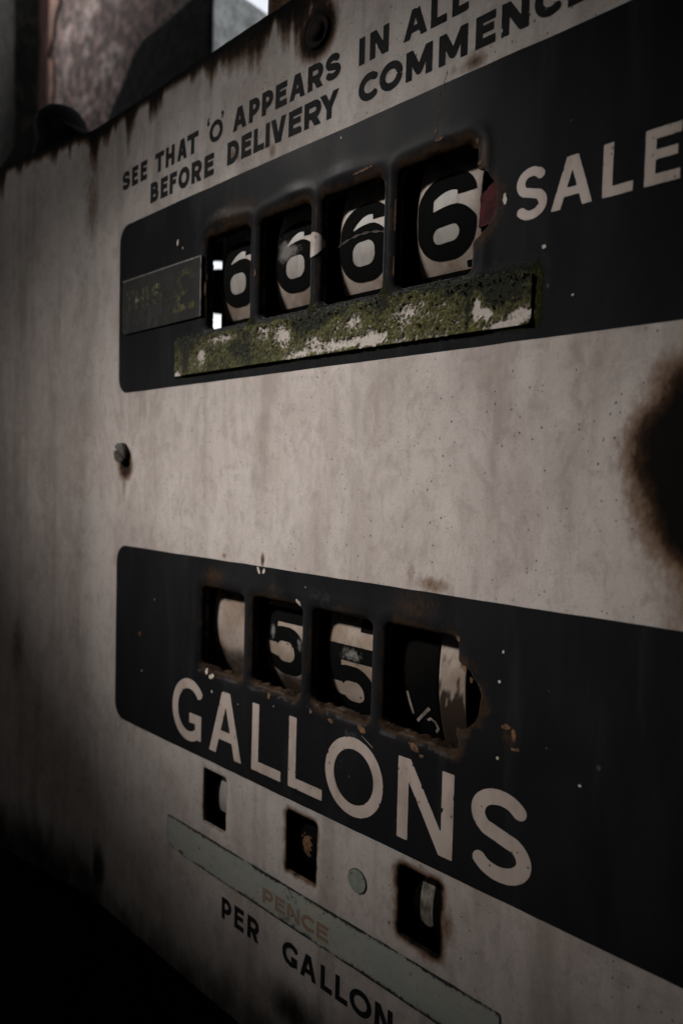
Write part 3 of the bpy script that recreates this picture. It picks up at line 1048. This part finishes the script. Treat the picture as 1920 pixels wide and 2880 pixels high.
# paint chips, rust chips and scratches -------------------------------------------------
def chips(name, lst, mat, parent, lift=.0002, kind=True, label=None):
    V, L, T = [], [], []
    for (cx, cz, rx, rz, ang) in lst:
        r = max(rx, rz) + .4
        st = max(.1, min(rx, rz) / 4)
        ax = np.arange(cx - r, cx + r + st, st); az = np.arange(cz - r, cz + r + st, st)
        A, B = np.meshgrid(ax, az, indexing='ij')
        a = math.radians(ang)
        u = (A - cx) * math.cos(a) + (B - cz) * math.sin(a)
        w = -(A - cx) * math.sin(a) + (B - cz) * math.cos(a)
        F = (np.hypot(u / rx, w / rz) - 1) * min(rx, rz) + (fbm(A / 1.2, B / 1.2, int(abs(cx * 3)) % 97, 3) - .5) * 1.1 * min(rx, rz)
        m_ = march(ax * mm, az * mm, F * mm)
        if m_ is None:
            continue
        p, lo, to, _ = m_
        k = sum(len(q) for q in V)
        V.append(np.stack([p[:, 0], surf(p[:, 0], p[:, 1]) - lift, p[:, 1]], -1))
        L.append(lo + k); T.append(to)
    o = link(name, mesh_np(name, np.concatenate(V), np.concatenate(L), np.concatenate(T)), mat, parent, label)
    o['kind'] = 'stuff'
    return o


chips('paint_chip', [(-363.2, 144.2, .8, 2.0, -12), (-357.6, 139.8, .4, .8, 0), (-139.7, 113, .75, 2.6, 3), (-122.2, 91.1, .8, .7, 0), (-110, 71, .5, .5, 0), (-236, 171, .4, .6, 0), (-229, 165, .35, .5, 0)], M_CHIP, band_obj[0])
chips('paint_chip', [(-282.4, -49.2, .7, 2.2, 28), (-278.2, -49.4, .8, 1.7, -25), (-251.6, -62.8, 2.1, 1.3, -38), (-322.9, -116.4, 2.3, 1.4, 18), (-322.3, -125.4, .65, .9, 0), (-328.0, -114.6, 1.0, 1.8, 30), (-383.7, -79, .4, .5, 0),
                     (-397.8, -128.4, .5, .6, 0), (-134.2, -78.4, .75, .7, 0), (-133, -66, .5, .7, 0), (-134.0, -109.5, .6, .7, 0), (-250.0, -76.5, .4, 1.3, 0), (-268, -121, .35, .6, -30), (-298, -127, .3, .3, 0), (-246, -54, .3, .3, 0), (-100, -110, .6, .5, 0)], M_CHIP, band_obj[1])
chips('rust_flake', [(-205.6, -117.2, 2.6, 1.5, -20), (-175.4, -116.8, 2.8, 1.7, -25), (-171, -119.5, 1.2, .9, 0), (-130.6, -95.8, 2.2, 1.1, 15), (-127.2, -98.5, 1.0, 2.5, 10), (-126.5, -104.0, 2.0, .7, 8), (-401.2, -103.9, .8, 1.3, 0), (-272, -116.5, 1.0, 1.6, 10),
                     (-150.6, -76.5, 1.2, .9, -40), (-154.6, -64.5, 1.0, 1.4, 30), (-147, -80.5, .8, 1.4, 20), (-226, -118, 1.6, 1.0, 0), (-240, -117, .8, 1.0, 0)], M_CHIPRUST, band_obj[1])
chips('rust_flake', [(-151.6, 131.0, 1.3, .8, 0), (-153.5, 140.2, .7, 1.2, 10), (-171.5, 146.4, 2.4, .8, 5), (-215, 145.5, 6, .5, 4), (-313, 148, .8, .6, 0), (-335.5, 112, .6, 4.0, 0), (-334.5, 118, .4, 2.0, 0), (-290.5, 113, .6, 2.0, 0), (-195.2, 121, .4, 7, 0), (-195.3, 98, .3, 4, 0)], M_CHIPRUST, band_obj[0])
for pts, w, par in [([(-206.6, 41), (-202, 26), (-199, 8), (-197.5, -8), (-196.5, -20), (-198, -32)], .16, face), ([(-196, -14), (-189, -4), (-183, 6)], .10, face), ([(-205, 12), (-196, -18)], .09, face), ([(-206, -120), (-199, -124)], .2, band_obj[1])]:
    o = strip_quad('scratch', pts, w, .00008, M_SCRATCH, par, 0)
    o.location = (0, 0, 0); o['kind'] = 'stuff'
o = strip_quad('hair', [(-188.2, 14.2), (-186.5, 15.2), (-184.6, 15.0), (-183.0, 13.4)], .13, .0002, M_LBLACK, face, 0)
o.location = (0, 0, 0); o['kind'] = 'stuff'
# dried rust run over the upper band
lst = []
for i in range(46):
    t = i / 45
    xx = -168.9 - 5.2 * t ** .8 + math.sin(i * 1.7) * .25 + (rng.uniform(-.9, .9) if t > .25 else 0)
    lst.append((xx, 173.0 - 23 * t, rng.uniform(.08, .2), rng.uniform(.25, .55), rng.uniform(-25, 25)))
lst.append((-173.9, 150.3, .75, .9, 0))
M_RUN = simple('dried_rust_run', (.11, .075, .042), (.05, .034, .02), 500, .8)
chips('rust_run', lst, M_RUN, band_obj[0])

# ------------------------------------------------------------------ number wheels
R_UP, Y_UP, ZC_UP = 68.0, 8.0, 118.2
R_LO, Y_LO, ZC_LO = 74.0, 8.0, -85.0


def wheel(x0, x1, R, yf, zc, grime=None, label=None, mats=None):
    seg = 120
    bev = .7
    prof = [(x0 + 6, R * .35), (x0, R * .4), (x0, R - bev), (x0 + bev * .4, R - bev * .2), (x0 + bev, R)]
    prof += [(x0 + bev + (x1 - x0 - 2 * bev) * k / 8, R) for k in range(1, 9)]
    prof += [(x1 - bev * .4, R - bev * .2), (x1, R - bev), (x1, R * .4), (x1 - 6, R * .35)]
    v, loops, tot, mi = [], [], [], []
    for (x, r) in prof:
        for i in range(seg):
            a = 2 * math.pi * i / seg
            v.append((x, yf + R - r * math.cos(a), zc + r * math.sin(a)))
    n = len(prof)
    for j in range(n - 1):
        for i in range(seg):
            i2 = (i + 1) % seg
            loops += [j * seg + i, (j + 1) * seg + i, (j + 1) * seg + i2, j * seg + i2]; tot.append(4)
            mi.append(0 if 2 <= j <= n - 4 else 1)
    v = np.array(v)
    g = np.zeros(len(v)) if grime is None else grime(v[:, 0], v[:, 2])
    me = mesh_np('number_wheel', v * mm, loops, tot, True, {'grime': g})
    o = link('number_wheel', me, mats or [M_WHEEL, M_WHEELSIDE], PUMP, label)
    me.polygons.foreach_set('material_index', np.array(mi, np.int32))
    me.update()
    return place(o)


def on_wheel(name, fn, xr, sr, R, yf, zc, mat, parent, lift=.12, st=.45, grime=None, label=None):
    """lay a flat glyph field fn(x, s) round the wheel; s is arc length up from the front line"""
    ax = np.arange(xr[0] - .5, xr[1] + .5 + st, st); az = np.arange(sr[0] - .5, sr[1] + .5 + st, st)
    A, B = np.meshgrid(ax, az, indexing='ij')
    F = fn(A, B) + (fbm(A / 2.2, B / 2.2, int(abs(xr[0])) % 50, 3) - .5) * .25
    p, lo, to, _ = march(ax, az, F)
    th = p[:, 1] / R
    rr = R + lift
    v = np.stack([p[:, 0], yf + R - rr * np.cos(th), zc + rr * np.sin(th)], -1)
    at = {'grime': grime(p[:, 0], p[:, 1])} if grime else {'grime': np.zeros(len(p))}
    o = link(name, mesh_np(name, v * mm, lo, to, True, at), mat, parent, label)
    return o


def six(cx, cs, bold):
    """outer 30.5 x 37.6; returns field plus counters' fields"""
    def loc(x, s):
        return x - cx, s - cs

    def counter(x, s):
        x, s = loc(x, s)
        if bold:
            return rbox(x - .2 * 0, s - .06 * x, -6.9, 6.4, -11.3, -4.4, 3.3)
        return rbox(x, s - .04 * x, -7.2, 6.6, -11.2, .1, 4.8)

    def arch(x, s):
        x, s = loc(x, s)
        if bold:
            up = np.where(x > 5.2, 7.9, 10.7 - .05 * (x - 1) ** 2)
            dn = 4.2 - np.where(x < 3, .015, .05) * (x - 3) ** 2
        else:
            up = np.where(x > 5.0, 9.3, 12.4 - .072 * (x - 2) ** 2)
            dn = 8.0 - np.where(x < 3, .020, .05) * (x - 3) ** 2
        return np.maximum(np.maximum(s - up, dn - s), -7.0 - x) * .8

    def body(x, s):
        X, S = loc(x, s)
        d = rbox(X, S, -15.2, 15.2, -18.8, 18.8, 13.2)
        d = np.maximum(d, -counter(x, s))
        return np.maximum(d, -arch(x, s))
    return body, counter, arch


WX = [(-330.4, -297.0), (-282.9, -249.6), (-235.5, -202.2), (-188.3, -155.0)]


def upper_tone(seed):
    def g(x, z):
        e = sstep(126, 146, z) * .75 + .25 * sstep(104, 92, z)  # wheel colour darkens towards its top and bottom
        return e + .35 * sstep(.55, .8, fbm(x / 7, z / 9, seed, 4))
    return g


lab6 = ['leftmost upper wheel showing a black 6 with sky beside it', 'second upper wheel showing a scuffed 6 beside the half dot', 'third upper wheel showing a 6 crossed by a dark crease', 'right upper wheel showing a bold 6 beside a torn opening']
for i, (x0, x1) in enumerate(WX):
    wv = wheel(x0, x1, R_UP, Y_UP, ZC_UP, upper_tone(160 + i), lab6[i])
    cx = x0 + .7 + 15.2
    cs = (0.2, .6, -2.0, -1.1)[i]
    body, counter, arch = six(cx, cs, i == 3)
    gr = None
    if i == 1:
        gr = lambda x, s, cx=cx: .85 * np.exp(-((x - cx + 9) / 5.5) ** 2 - ((s - 5) / 7) ** 2) + .7 * np.exp(-((x - cx + 2) / 7) ** 2 - ((s - 3.6) / 3.2) ** 2)
    on_wheel('digit', body, (cx - 15.4, cx + 15.4), (cs - 19, cs + 19), R_UP, Y_UP, ZC_UP, M_DIGIT, wv, .14, .4, gr)
    on_wheel('digit_counter', counter, (cx - 8.5, cx + 8.5), (cs - 13, cs + 2), R_UP, Y_UP, ZC_UP, M_DIGITGREY, wv, .10, .4)
    on_wheel('digit_counter', lambda x, s, a=arch, c=cx: np.maximum(a(x, s), x - c - 5.2), (cx - 8.5, cx + 8), (cs - 3, cs + 14), R_UP, Y_UP, ZC_UP, M_DIGITGREY, wv, .10, .4)
    # head of the next digit just showing below
    on_wheel('digit', lambda x, s, a=x0, b=x1: rbox(x, s, a + .9, b - 1.5, -34, -25.2, .6), (x0, x1), (-35, -25), R_UP, Y_UP, ZC_UP, M_DIGIT, wv, .14, .5)
    if i == 3:
        on_wheel('tick_mark', lambda x, s, c=x1: rbox(x, s, c - 8.4, c + 1, -24.4, -21.6, .2), (x1 - 9, x1 - .4), (-25, -21), R_UP, Y_UP, ZC_UP, M_DIGIT, wv, .16, .4)
    if i == 2:
        crease = on_wheel('crease_line', lambda x, s, c=cx: np.abs(s - 1.6 + .012 * (x - c) ** 2) - .45 - .25 * np.sin(x), (x0 - .2, x1), (-3, 4), R_UP, Y_UP, ZC_UP, M_RUSTIRON, wv, .5, .3)


def five(cx, cs):
    def f(x, s):
        x = x - cx; s = s - cs
        U = np.minimum
        top = rbox(x, s, -15.2, 15.2, 10.6, 18.6, .3)
        stem = rbox(x, s, -15.2, -6.6, -1, 18.6, .3)
        stem = np.maximum(stem, ((-1.0) - s) + -.28 * (x + 15.2) * -1.0 * -1 - 0)           # slanted foot
        bowl = np.maximum(rbox(x, s, -15.2, 15.2, -18.8, 8.4, 13.0), -rbox(x, s, -7.2, 7.0, -11.0, .6, 5.6))
        bowl = np.maximum(bowl, np.maximum(-(s - 0.0) * 0 - 1e3, 0) * 0 + np.where(x < -6.6, s + 7.2 + .18 * (x + 15), -1e3))
        neck = np.maximum(rbox(x, s, -6.8, 6, .4, 8.4, .2), s - (8.2 - .04 * (x - 1) ** 2))
        neck = np.maximum(neck, .3 - s + .0 * x)
        wedge = np.maximum(np.abs(s + 3.4 + .22 * (x + 15)) - (2.9 - .06 * (x + 15)), x + 3)
        d = U(U(top, stem), U(bowl, neck))
        return np.maximum(d, -wedge)
    return f


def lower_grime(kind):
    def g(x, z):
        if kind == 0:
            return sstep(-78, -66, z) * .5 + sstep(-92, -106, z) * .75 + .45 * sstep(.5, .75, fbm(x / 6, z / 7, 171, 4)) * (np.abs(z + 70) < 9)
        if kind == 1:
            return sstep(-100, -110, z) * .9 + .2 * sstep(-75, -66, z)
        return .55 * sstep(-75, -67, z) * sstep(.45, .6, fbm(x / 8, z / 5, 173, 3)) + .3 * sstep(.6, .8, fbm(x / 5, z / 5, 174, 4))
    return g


LX = [(-331.6, -298.0), (-284.4, -250.8), (-236.8, -203.2), (-189.4, -155.6)]
lab5 = ['leftmost lower wheel, blank and stained brown', 'second lower wheel showing a 5', 'third lower wheel showing a lower set 5 under another digit', 'right lower wheel, black with a half fraction and a flaking cream edge']
for i in range(3):
    x0, x1 = LX[i]
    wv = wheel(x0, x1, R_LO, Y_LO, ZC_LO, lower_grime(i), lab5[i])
    cx = x0 + .5 + 15.2
    if i == 0:
        continue
    cs = (-2.6, -14.6)[i - 1]
    if i == 1:
        gr = lambda x, s, cx=cx: .75 * np.exp(-((x - cx + 10) / 2.2) ** 2 - ((s - 2) / 5) ** 2) + .6 * np.exp(-((x - cx - 11) / 2.5) ** 2 - ((s + 2) / 5) ** 2)
    else:
        gr = lambda x, s, cx=cx: .8 * np.exp(-((x - cx + 0) / 8) ** 2 - ((s + .5) / 3.6) ** 2)
    on_wheel('digit', five(cx, cs), (cx - 15.4, cx + 15.4), (cs - 19, cs + 19), R_LO, Y_LO, ZC_LO, M_DIGIT, wv, .14, .35, gr)
    if i == 2:
        on_wheel('digit', lambda x, s, c=cx: rbox(x, s, c + 5.2, c + 13.8, 11.6, 40, .2), (cx + 4, cx + 15), (11, 34), R_LO, Y_LO, ZC_LO, M_DIGIT, wv, .14, .4)
x0, x1 = LX[3]
wv = wheel(x0, x1 - 13.2, R_LO, Y_LO, ZC_LO, None, lab5[3], [M_WHEELSIDE, M_WHEELSIDE])


def flake_grime(x, z):
    return sstep(.52, .62, fbm(x / 2.6, z / 3.6, 181, 4)) * sstep(-66, -84, z) * .8 + sstep(-93, -102, z) * .9 + .3 * (fbm(x / 4, z / 4, 183, 3))


ring = wheel(x1 - 13.0, x1 + 1.2, R_LO + .6, Y_LO - .6, ZC_LO, flake_grime, None)
ring.name = 'cream_ring'
ring.parent = wv
ring.location = (0, 0, 0)


def conv_s(z_app, R=R_LO, yf=Y_LO, zc=ZC_LO):       # arc length on the wheel under a height
    return R * math.asin(max(-1, min(1, (z_app - zc) / R)))


zz = lambda a: a * 1.05
for name, poly_, w in [('fraction_mark', [(-186.6, zz(-91.2)), (-184.2, zz(-101.6))], 1.4), ('fraction_mark', [(-174.6, zz(-96.6)), (-182.8, zz(-104.6))], 1.5),
                       ('fraction_mark', [(-176.4, zz(-102.7)), (-174.6, zz(-101.4)), (-172.2, zz(-102.6)), (-171.2, zz(-105.2)), (-172.8, zz(-107.6))], 1.2)]:
    pp = [(a, conv_s(b)) for a, b in poly_]
    xs_ = [a for a, _ in pp]; ss_ = [b for _, b in pp]
    on_wheel(name, lambda x, s, pp=pp, w=w: sd_poly(x, s, pp, w), (min(xs_) - 2, max(xs_) + 2), (min(ss_) - 2, max(ss_) + 2), R_LO, Y_LO, ZC_LO, M_FRACTION, wv, .14, .3)

# the torn red tag seen in the opening right of the last 6
rx = np.arange(-170, -138, .5); rz = np.arange(95, 140, .5)
A, B = np.meshgrid(rx, rz, indexing='ij')
n_ = (fbm(A / 3, B / 3, 191, 4) - .5) * 5
Fr = np.maximum(np.maximum(-154.8 - A, A + 143), np.maximum(B - (121 + .62 * (A + 154)), (108 - B) - .8 * (A + 151) * 0) + 0)
Fr = Fr + n_ * .5
M_RED = simple('dark_red_paint', (.085, .016, .018), (.030, .008, .009), 220, .7, (1, 1, 1), .4, .62, .08)
place(sheet('red_tag', rx * mm, rz * mm, Fr * mm, .0062, M_RED, PUMP, .0012, False, None, 'torn dark red scrap behind the opening beside the last 6'))

# small wheels behind the three pence windows
def pence_wheel(x0, x1, z0, z1, y, mats, label, slot=None):
    R = 26
    zc = (z0 + z1) / 2
    o = wheel(x0, x1, R, y, zc, lambda x, z: .15 + .5 * sstep(.45, .7, fbm(x / 4, z / 4, int(-x0) % 60, 4)), label, mats)
    o.name = 'price_wheel'
    return o


pw = pence_wheel(-329, -296, -215, -165, 5.5, [M_WHEELSIDE, M_WHEELSIDE], 'black price wheel with a pale bar in the left small window')
on_wheel('pale_bar', lambda x, s: rbox(x, s, -320.5, -313.0, -8.5, 16, 1.2), (-322, -312), (-14, 15), 26, 5.5, -190, M_DIGITGREY, pw, .2, .4)
pw = pence_wheel(-259, -228, -215, -165, 5.5, [M_WHEELSIDE, M_WHEELSIDE], 'rusted price wheel in the middle small window')
on_wheel('rust_patch', lambda x, s: np.hypot((x + 246) / 3.0, (s + .5) / 5.5) * 3 - 3 + (fbm(x / 1.2, s / 1.2, 201, 4) - .5) * 6, (-252, -239), (-9, 8), 26, 5.5, -190, M_CHIPRUST, pw, .2, .3)
pw = pence_wheel(-186, -154, -215, -165, 5.5, [M_WHEELSIDE, M_WHEELSIDE], 'black price wheel with a pale oval in the right small window')
M_PALEMOULD = simple('mouldy_cream', (.26, .225, .19), (.07, .06, .045), 260, .6, (1, 1, .6), .38, .62)
on_wheel('pale_oval', lambda x, s: rbox(x, s, -173.2, -166.4, -9.5, 13.5, 3.3), (-175, -165), (-11, 16), 26, 5.5, -190, M_PALEMOULD, pw, .2, .3)

# ------------------------------------------------------------------ pump housing behind the face
hs = .17
boxes('housing', [(-.684, .165, .012, hs, .232, .242), (-.684, -.676, .012, hs, -.304, .232), (.157, .165, .012, hs, -.304, .232), (-.684, .165, .012, hs, -.312, -.304)], M_INSIDE, PUMP, 'dark sheet housing closed behind the face')
# back plate with two broken slots that let the sky through beside the first wheel
bxg = np.arange(-676, 157.1, 6.0)
bxg = np.sort(np.unique(np.concatenate([bxg, np.arange(-580, -480, 1.5)])))
bzg = np.sort(np.unique(np.concatenate([np.arange(-304, 233, 6.0), np.arange(135, 222, 1.2)])))
A, B = np.meshgrid(bxg, bzg, indexing='ij')
sl1 = np.maximum(rbox(A, B, -575, -512, 190, 220, 1.5), (B - 213 + .24 * (A + 556)))
sl1 = np.maximum(sl1, (206 - .24 * (A + 556)) - B)
sl2 = np.maximum(rbox(A, B, -575, -508, 138.0, 166, 1.0), B - (163 - .27 * (A + 554)))
n_ = (fbm(A / 6, B / 6, 211, 3) - .5) * 2.5
Fbk = np.maximum(rbox(A, B, -676, 157, -304, 232, 0.1), -(np.minimum(sl1, sl2) + n_ * 1.1))
place(sheet('back_plate', bxg * mm, bzg * mm, Fbk * mm, hs - .004, M_INSIDE, PUMP, .0015, False, None, 'dark back plate with two broken slots'))
# black partition strips between the wheels keep the windows dark
boxes('wheel_partition', [(-.3455, -.3445, .02, .10, .05, .22), (-.345, -.150, .090, .092, -.16, .20), (-.345, -.150, .03, .09, -.02, .03)], M_INSIDE, PUMP)
lower = boxes('lower_cabinet', [(-.688, .165, .014, .22, BASE_Z, -.3135)], M_DARKBODY, PUMP, 'dark lower cabinet set back under the face')
bevel(lower, .012)
boxes('plinth', [(-.70, .20, .0, .30, BASE_Z, BASE_Z + .08)], M_DARKBODY, PUMP)
# dark rounded fitting on the far top corner
knob = lathe('top_knob', [(.021, 0), (.021, .010), (.0185, .016), (.0185, .024), (.020, .030), (.0185, .037), (.014, .043), (.008, .046), (.002, .047)], 28, M_DARKBODY, PUMP, (-.545, .012, .2450), label='dark rounded knob on the far top corner of the pump')
knob.rotation_euler = (math.radians(-90), 0, 0)
v_, l_, t_ = [], [], []
prof = [(-.675, .248), (-.640, .262), (-.600, .274), (-.575, .281), (-.548, .281), (-.520, .270), (-.495, .254), (-.480, .244), (-.675, .240)]
for y_ in (-.002, .05):
    v_ += [(a, y_, b) for a, b in prof]
n = len(prof)
l_ += list(range(n))[::-1]; t_.append(n)
l_ += [n + i for i in range(n)]; t_.append(n)
for i in range(n):
    j = (i + 1) % n
    l_ += [i, j, n + j, n + i]; t_.append(4)
place(link('knob_bracket', mesh_np('knob_bracket', np.array(v_), l_, t_), M_DARKBODY, PUMP))
# rusty pipe stub behind the top edge
pipe = lathe('rusty_pipe', [(.013, 0), (.013, .012), (.0165, .014), (.0165, .032), (.012, .034), (.012, .050)], 20, M_CHIPRUST, PUMP, (-.318, .045, .240), label='short rusty pipe stub behind the top edge')
pipe.rotation_euler = (math.radians(-90), 0, math.radians(0))

# ------------------------------------------------------------------ things behind the pump
M_STONE = NT('lit_grey_stone', rough=.85, spec=.25)
N = M_STONE
n1 = N.noise(60, 5, .7); n2 = N.noise(14, 4, .6)
c = N.mix(N.ramp(n1, .38, .66), (.80, .81, .80), (.46, .465, .46))  # lightened to paint the sky-lit right face
c = N.mix(N.math('MULTIPLY', N.ramp(n2, .5, .7), .5), c, (.20, .20, .19))
N.color(c); N.bump(n1, .7, .01)
N = NT('shaded_stone', rough=.9, spec=.15)
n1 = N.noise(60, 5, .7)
N.color(N.mix(N.ramp(n1, .4, .66), (.010, .010, .011), (.028, .028, .029))); N.bump(n1, .7, .01)  # dark copy of the stone paints shade on the front and slopes
M_STONESHADE = N.m
YP = .36
k = (YP + .244) / .244
prof = [(-.4560 * k, .2350 * k), (-.4519 * k, .2498 * k), (-.4310 * k, .2673 * k), (-.4192 * k, .2789 * k), (-.4072 * k, .2848 * k), (-.3787 * k, .2850 * k), (-.3454 * k, .2875 * k), (-.3330 * k, .2905 * k), (-.3330 * k, .215 * k), (-.490 * k, .215 * k)]
pv, pl, pt = [], [], []
for y_, fx in ((YP, 0), (YP + .55, 0)):
    pv += [(a, y_, b) for a, b in prof]
n = len(prof)
pl += list(range(n))[::-1]; pt.append(n)
pl += [n + i for i in range(n)]; pt.append(n)
for i in range(n):
    j = (i + 1) % n
    pl += [i, j, n + j, n + i]; pt.append(4)
pier = bpy.data.objects.new('stone_pier', None); COL.objects.link(pier); pier.location = (-1.1, .39, BASE_Z)
boxes('pier_shaft', [(-.11, .13, -.03, .03, 0, .215 * k - BASE_Z - .0005)], M_STONE.m, pier)
block = link('stone_block', mesh_np('stone_block', np.array(pv) - np.array((-1.1, .39, BASE_Z)), pl, pt), [M_STONE.m, M_STONESHADE], pier)
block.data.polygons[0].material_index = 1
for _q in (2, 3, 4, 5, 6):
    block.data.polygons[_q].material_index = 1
bevel(block, .008, 3)
tag(pier, 'grey shouldered stone pier rising behind the top edge of the pump', 'pier')

N = NT('peeling_wall', rough=.9, spec=.2)
n1 = N.noise(36, 6, .68, (1, 1, .7), .5); n2 = N.noise(10, 4, .55); n3 = N.noise(75, 3, .6, (1, 1, .7))
c = N.mix(N.ramp(n1, .46, .58), (.010, .0055, .005), (.115, .072, .068))
c = N.mix(N.math('MULTIPLY', N.ramp(n2, .52, .66), N.ramp(n1, .36, .56)), c, (.20, .165, .155))
c = N.mix(N.math('MULTIPLY', N.ramp(n3, .48, .62), .55), c, (.040, .020, .017))
N.color(c); N.bump(n1, .8, .02)
M_WALL = N.m
YW = .95
kw = (YW + .244) / .244
wall = boxes('rendered_wall', [(-.552 * kw - .02, -1.745, YW, YW + .07, BASE_Z, 3.4)], M_WALL)
tag(wall, 'reddish brown wall with flaking pale render behind the pump', 'wall')
N = NT('dark_mossy_wall', rough=.9, spec=.2)
n1 = N.noise(30, 5, .65, (1, 1, .7)); n2 = N.noise(9, 4, .6)
c = N.mix(N.ramp(n1, .45, .64), (.003, .0028, .002), (.026, .021, .015))
c = N.mix(N.ramp(n2, .66, .74), c, (.16, .135, .10))
N.color(c); N.bump(n1, .8, .02)
pil = boxes('mossy_buttress', [(-4.5, -.556 * kw, YW - .10, YW + .24, BASE_Z, 3.45)], N.m)
tag(pil, 'dark mossy buttress at the far left behind the pump', 'buttress')
# a light strip of old plaster on the corner next to the buttress
M_PLAST = simple('old_pink_plaster', (.20, .11, .085), (.08, .046, .038), 18, .9, (1, 1, .35), .4, .62, .2, .5)
px2 = np.arange(-.556 * kw, -.500 * kw, .012); pz2 = np.arange(.3, 2.2, .02)
A, B = np.meshgrid(px2, pz2, indexing='ij')
Fq = (A - (-.556 * kw + .03 + .20 * np.clip(fbm(A * 4, B * 3.2, 221, 3) - .42, 0, 1) * 3)) + (fbm(A * 30, B * 30, 223, 3) - .5) * .05
o = sheet('plaster_patch', px2, pz2, Fq, YW - .008, M_PLAST, wall, .008)
ax = np.arange(-3.05, -2.72, .008); az = np.arange(1.22, 1.62, .008)
A, B = np.meshgrid(ax, az, indexing='ij')
kk = (YW - .10 + .244) / .244
Fq = np.hypot((A + .5815 * kk) / .055, (B - .292 * kk) / .085) * .05 - .05 + (fbm(A * 14, B * 14, 225, 4) - .5) * .09
M_PLAST2 = simple('bare_plaster', (.22, .20, .165), (.13, .12, .10), 30, .9)
sheet('plaster_patch', ax, az, Fq, YW - .108, M_PLAST2, pil, .008)

# ------------------------------------------------------------------ ground and the shelter added out of view to shape the light
M_GROUND = simple('dark_tarmac', (.035, .033, .030), (.055, .05, .045), 20, .9, (1, 1, 1), bump=.3)
g = boxes('ground', [(-1500, 1500, -1500, 1500, BASE_Z - .5, BASE_Z)], M_GROUND)
tag(g, None, None, None, 'structure')
M_BOARD = simple('tarred_boards', (.016, .013, .011), (.030, .024, .019), 14, .85, (3, 1, .3))
YS = -.86
sh = bpy.data.objects.new('added_gobo', None)  # added, never in view: blocks sky and sun, opening shapes the pool
COL.objects.link(sh)
tag(sh, 'unseen shelter over the pump with an oval opening in its front', 'gobo')
OV = (-1.152, .844, .214, .140)                # centre x, z and half axes of the oval opening
wx = np.unique(np.concatenate([np.linspace(-7.2, 2.4, 90), np.linspace(-1.4, -.86, 60)]))
wz = np.unique(np.concatenate([np.linspace(BASE_Z, 3.2, 60), np.linspace(.62, 1.06, 60)]))
A, B = np.meshgrid(wx, wz, indexing='ij')
Fw = np.maximum(np.maximum(-7.19 - A, A - 2.39), np.maximum(BASE_Z + .005 - B, B - 3.19))
ta = math.radians(17)
ua, ub = (A - OV[0]) * math.cos(ta) + (B - OV[1]) * math.sin(ta), -(A - OV[0]) * math.sin(ta) + (B - OV[1]) * math.cos(ta)
Fw = np.maximum(Fw, (1 - np.hypot(ua / OV[2], ub / OV[3])) * OV[3])
fw = sheet('gobo_front', wx, wz, Fw, YS - .03, M_BOARD, sh, .03, False, None, 'added front blocker of dark boards with an oval opening')  # carried far left and high to shade the wall behind the pump
sheet('gobo_lining', wx, wz, Fw, YS - .0005, M_BOARD, sh, 0)
boxes('gobo_batten', [(-2.2, 2.4, YS + .001, YS + .012, 1.6, 1.70)], M_BOARD, sh)
boxes('gobo_roof', [(-2.2, 1.24, YS + .013, .22, 1.80, 1.84)], M_BOARD, sh)
boxes('gobo_side', [(1.2, 1.24, YS + .013, .05, BASE_Z, 1.79)], M_BOARD, sh, 'added dark blocker on the right of the pump')
boxes('gobo_side', [(-2.2, -2.16, YS + .013, -.05, BASE_Z, 1.79)], M_BOARD, sh, 'added dark blocker on the left of the pump')
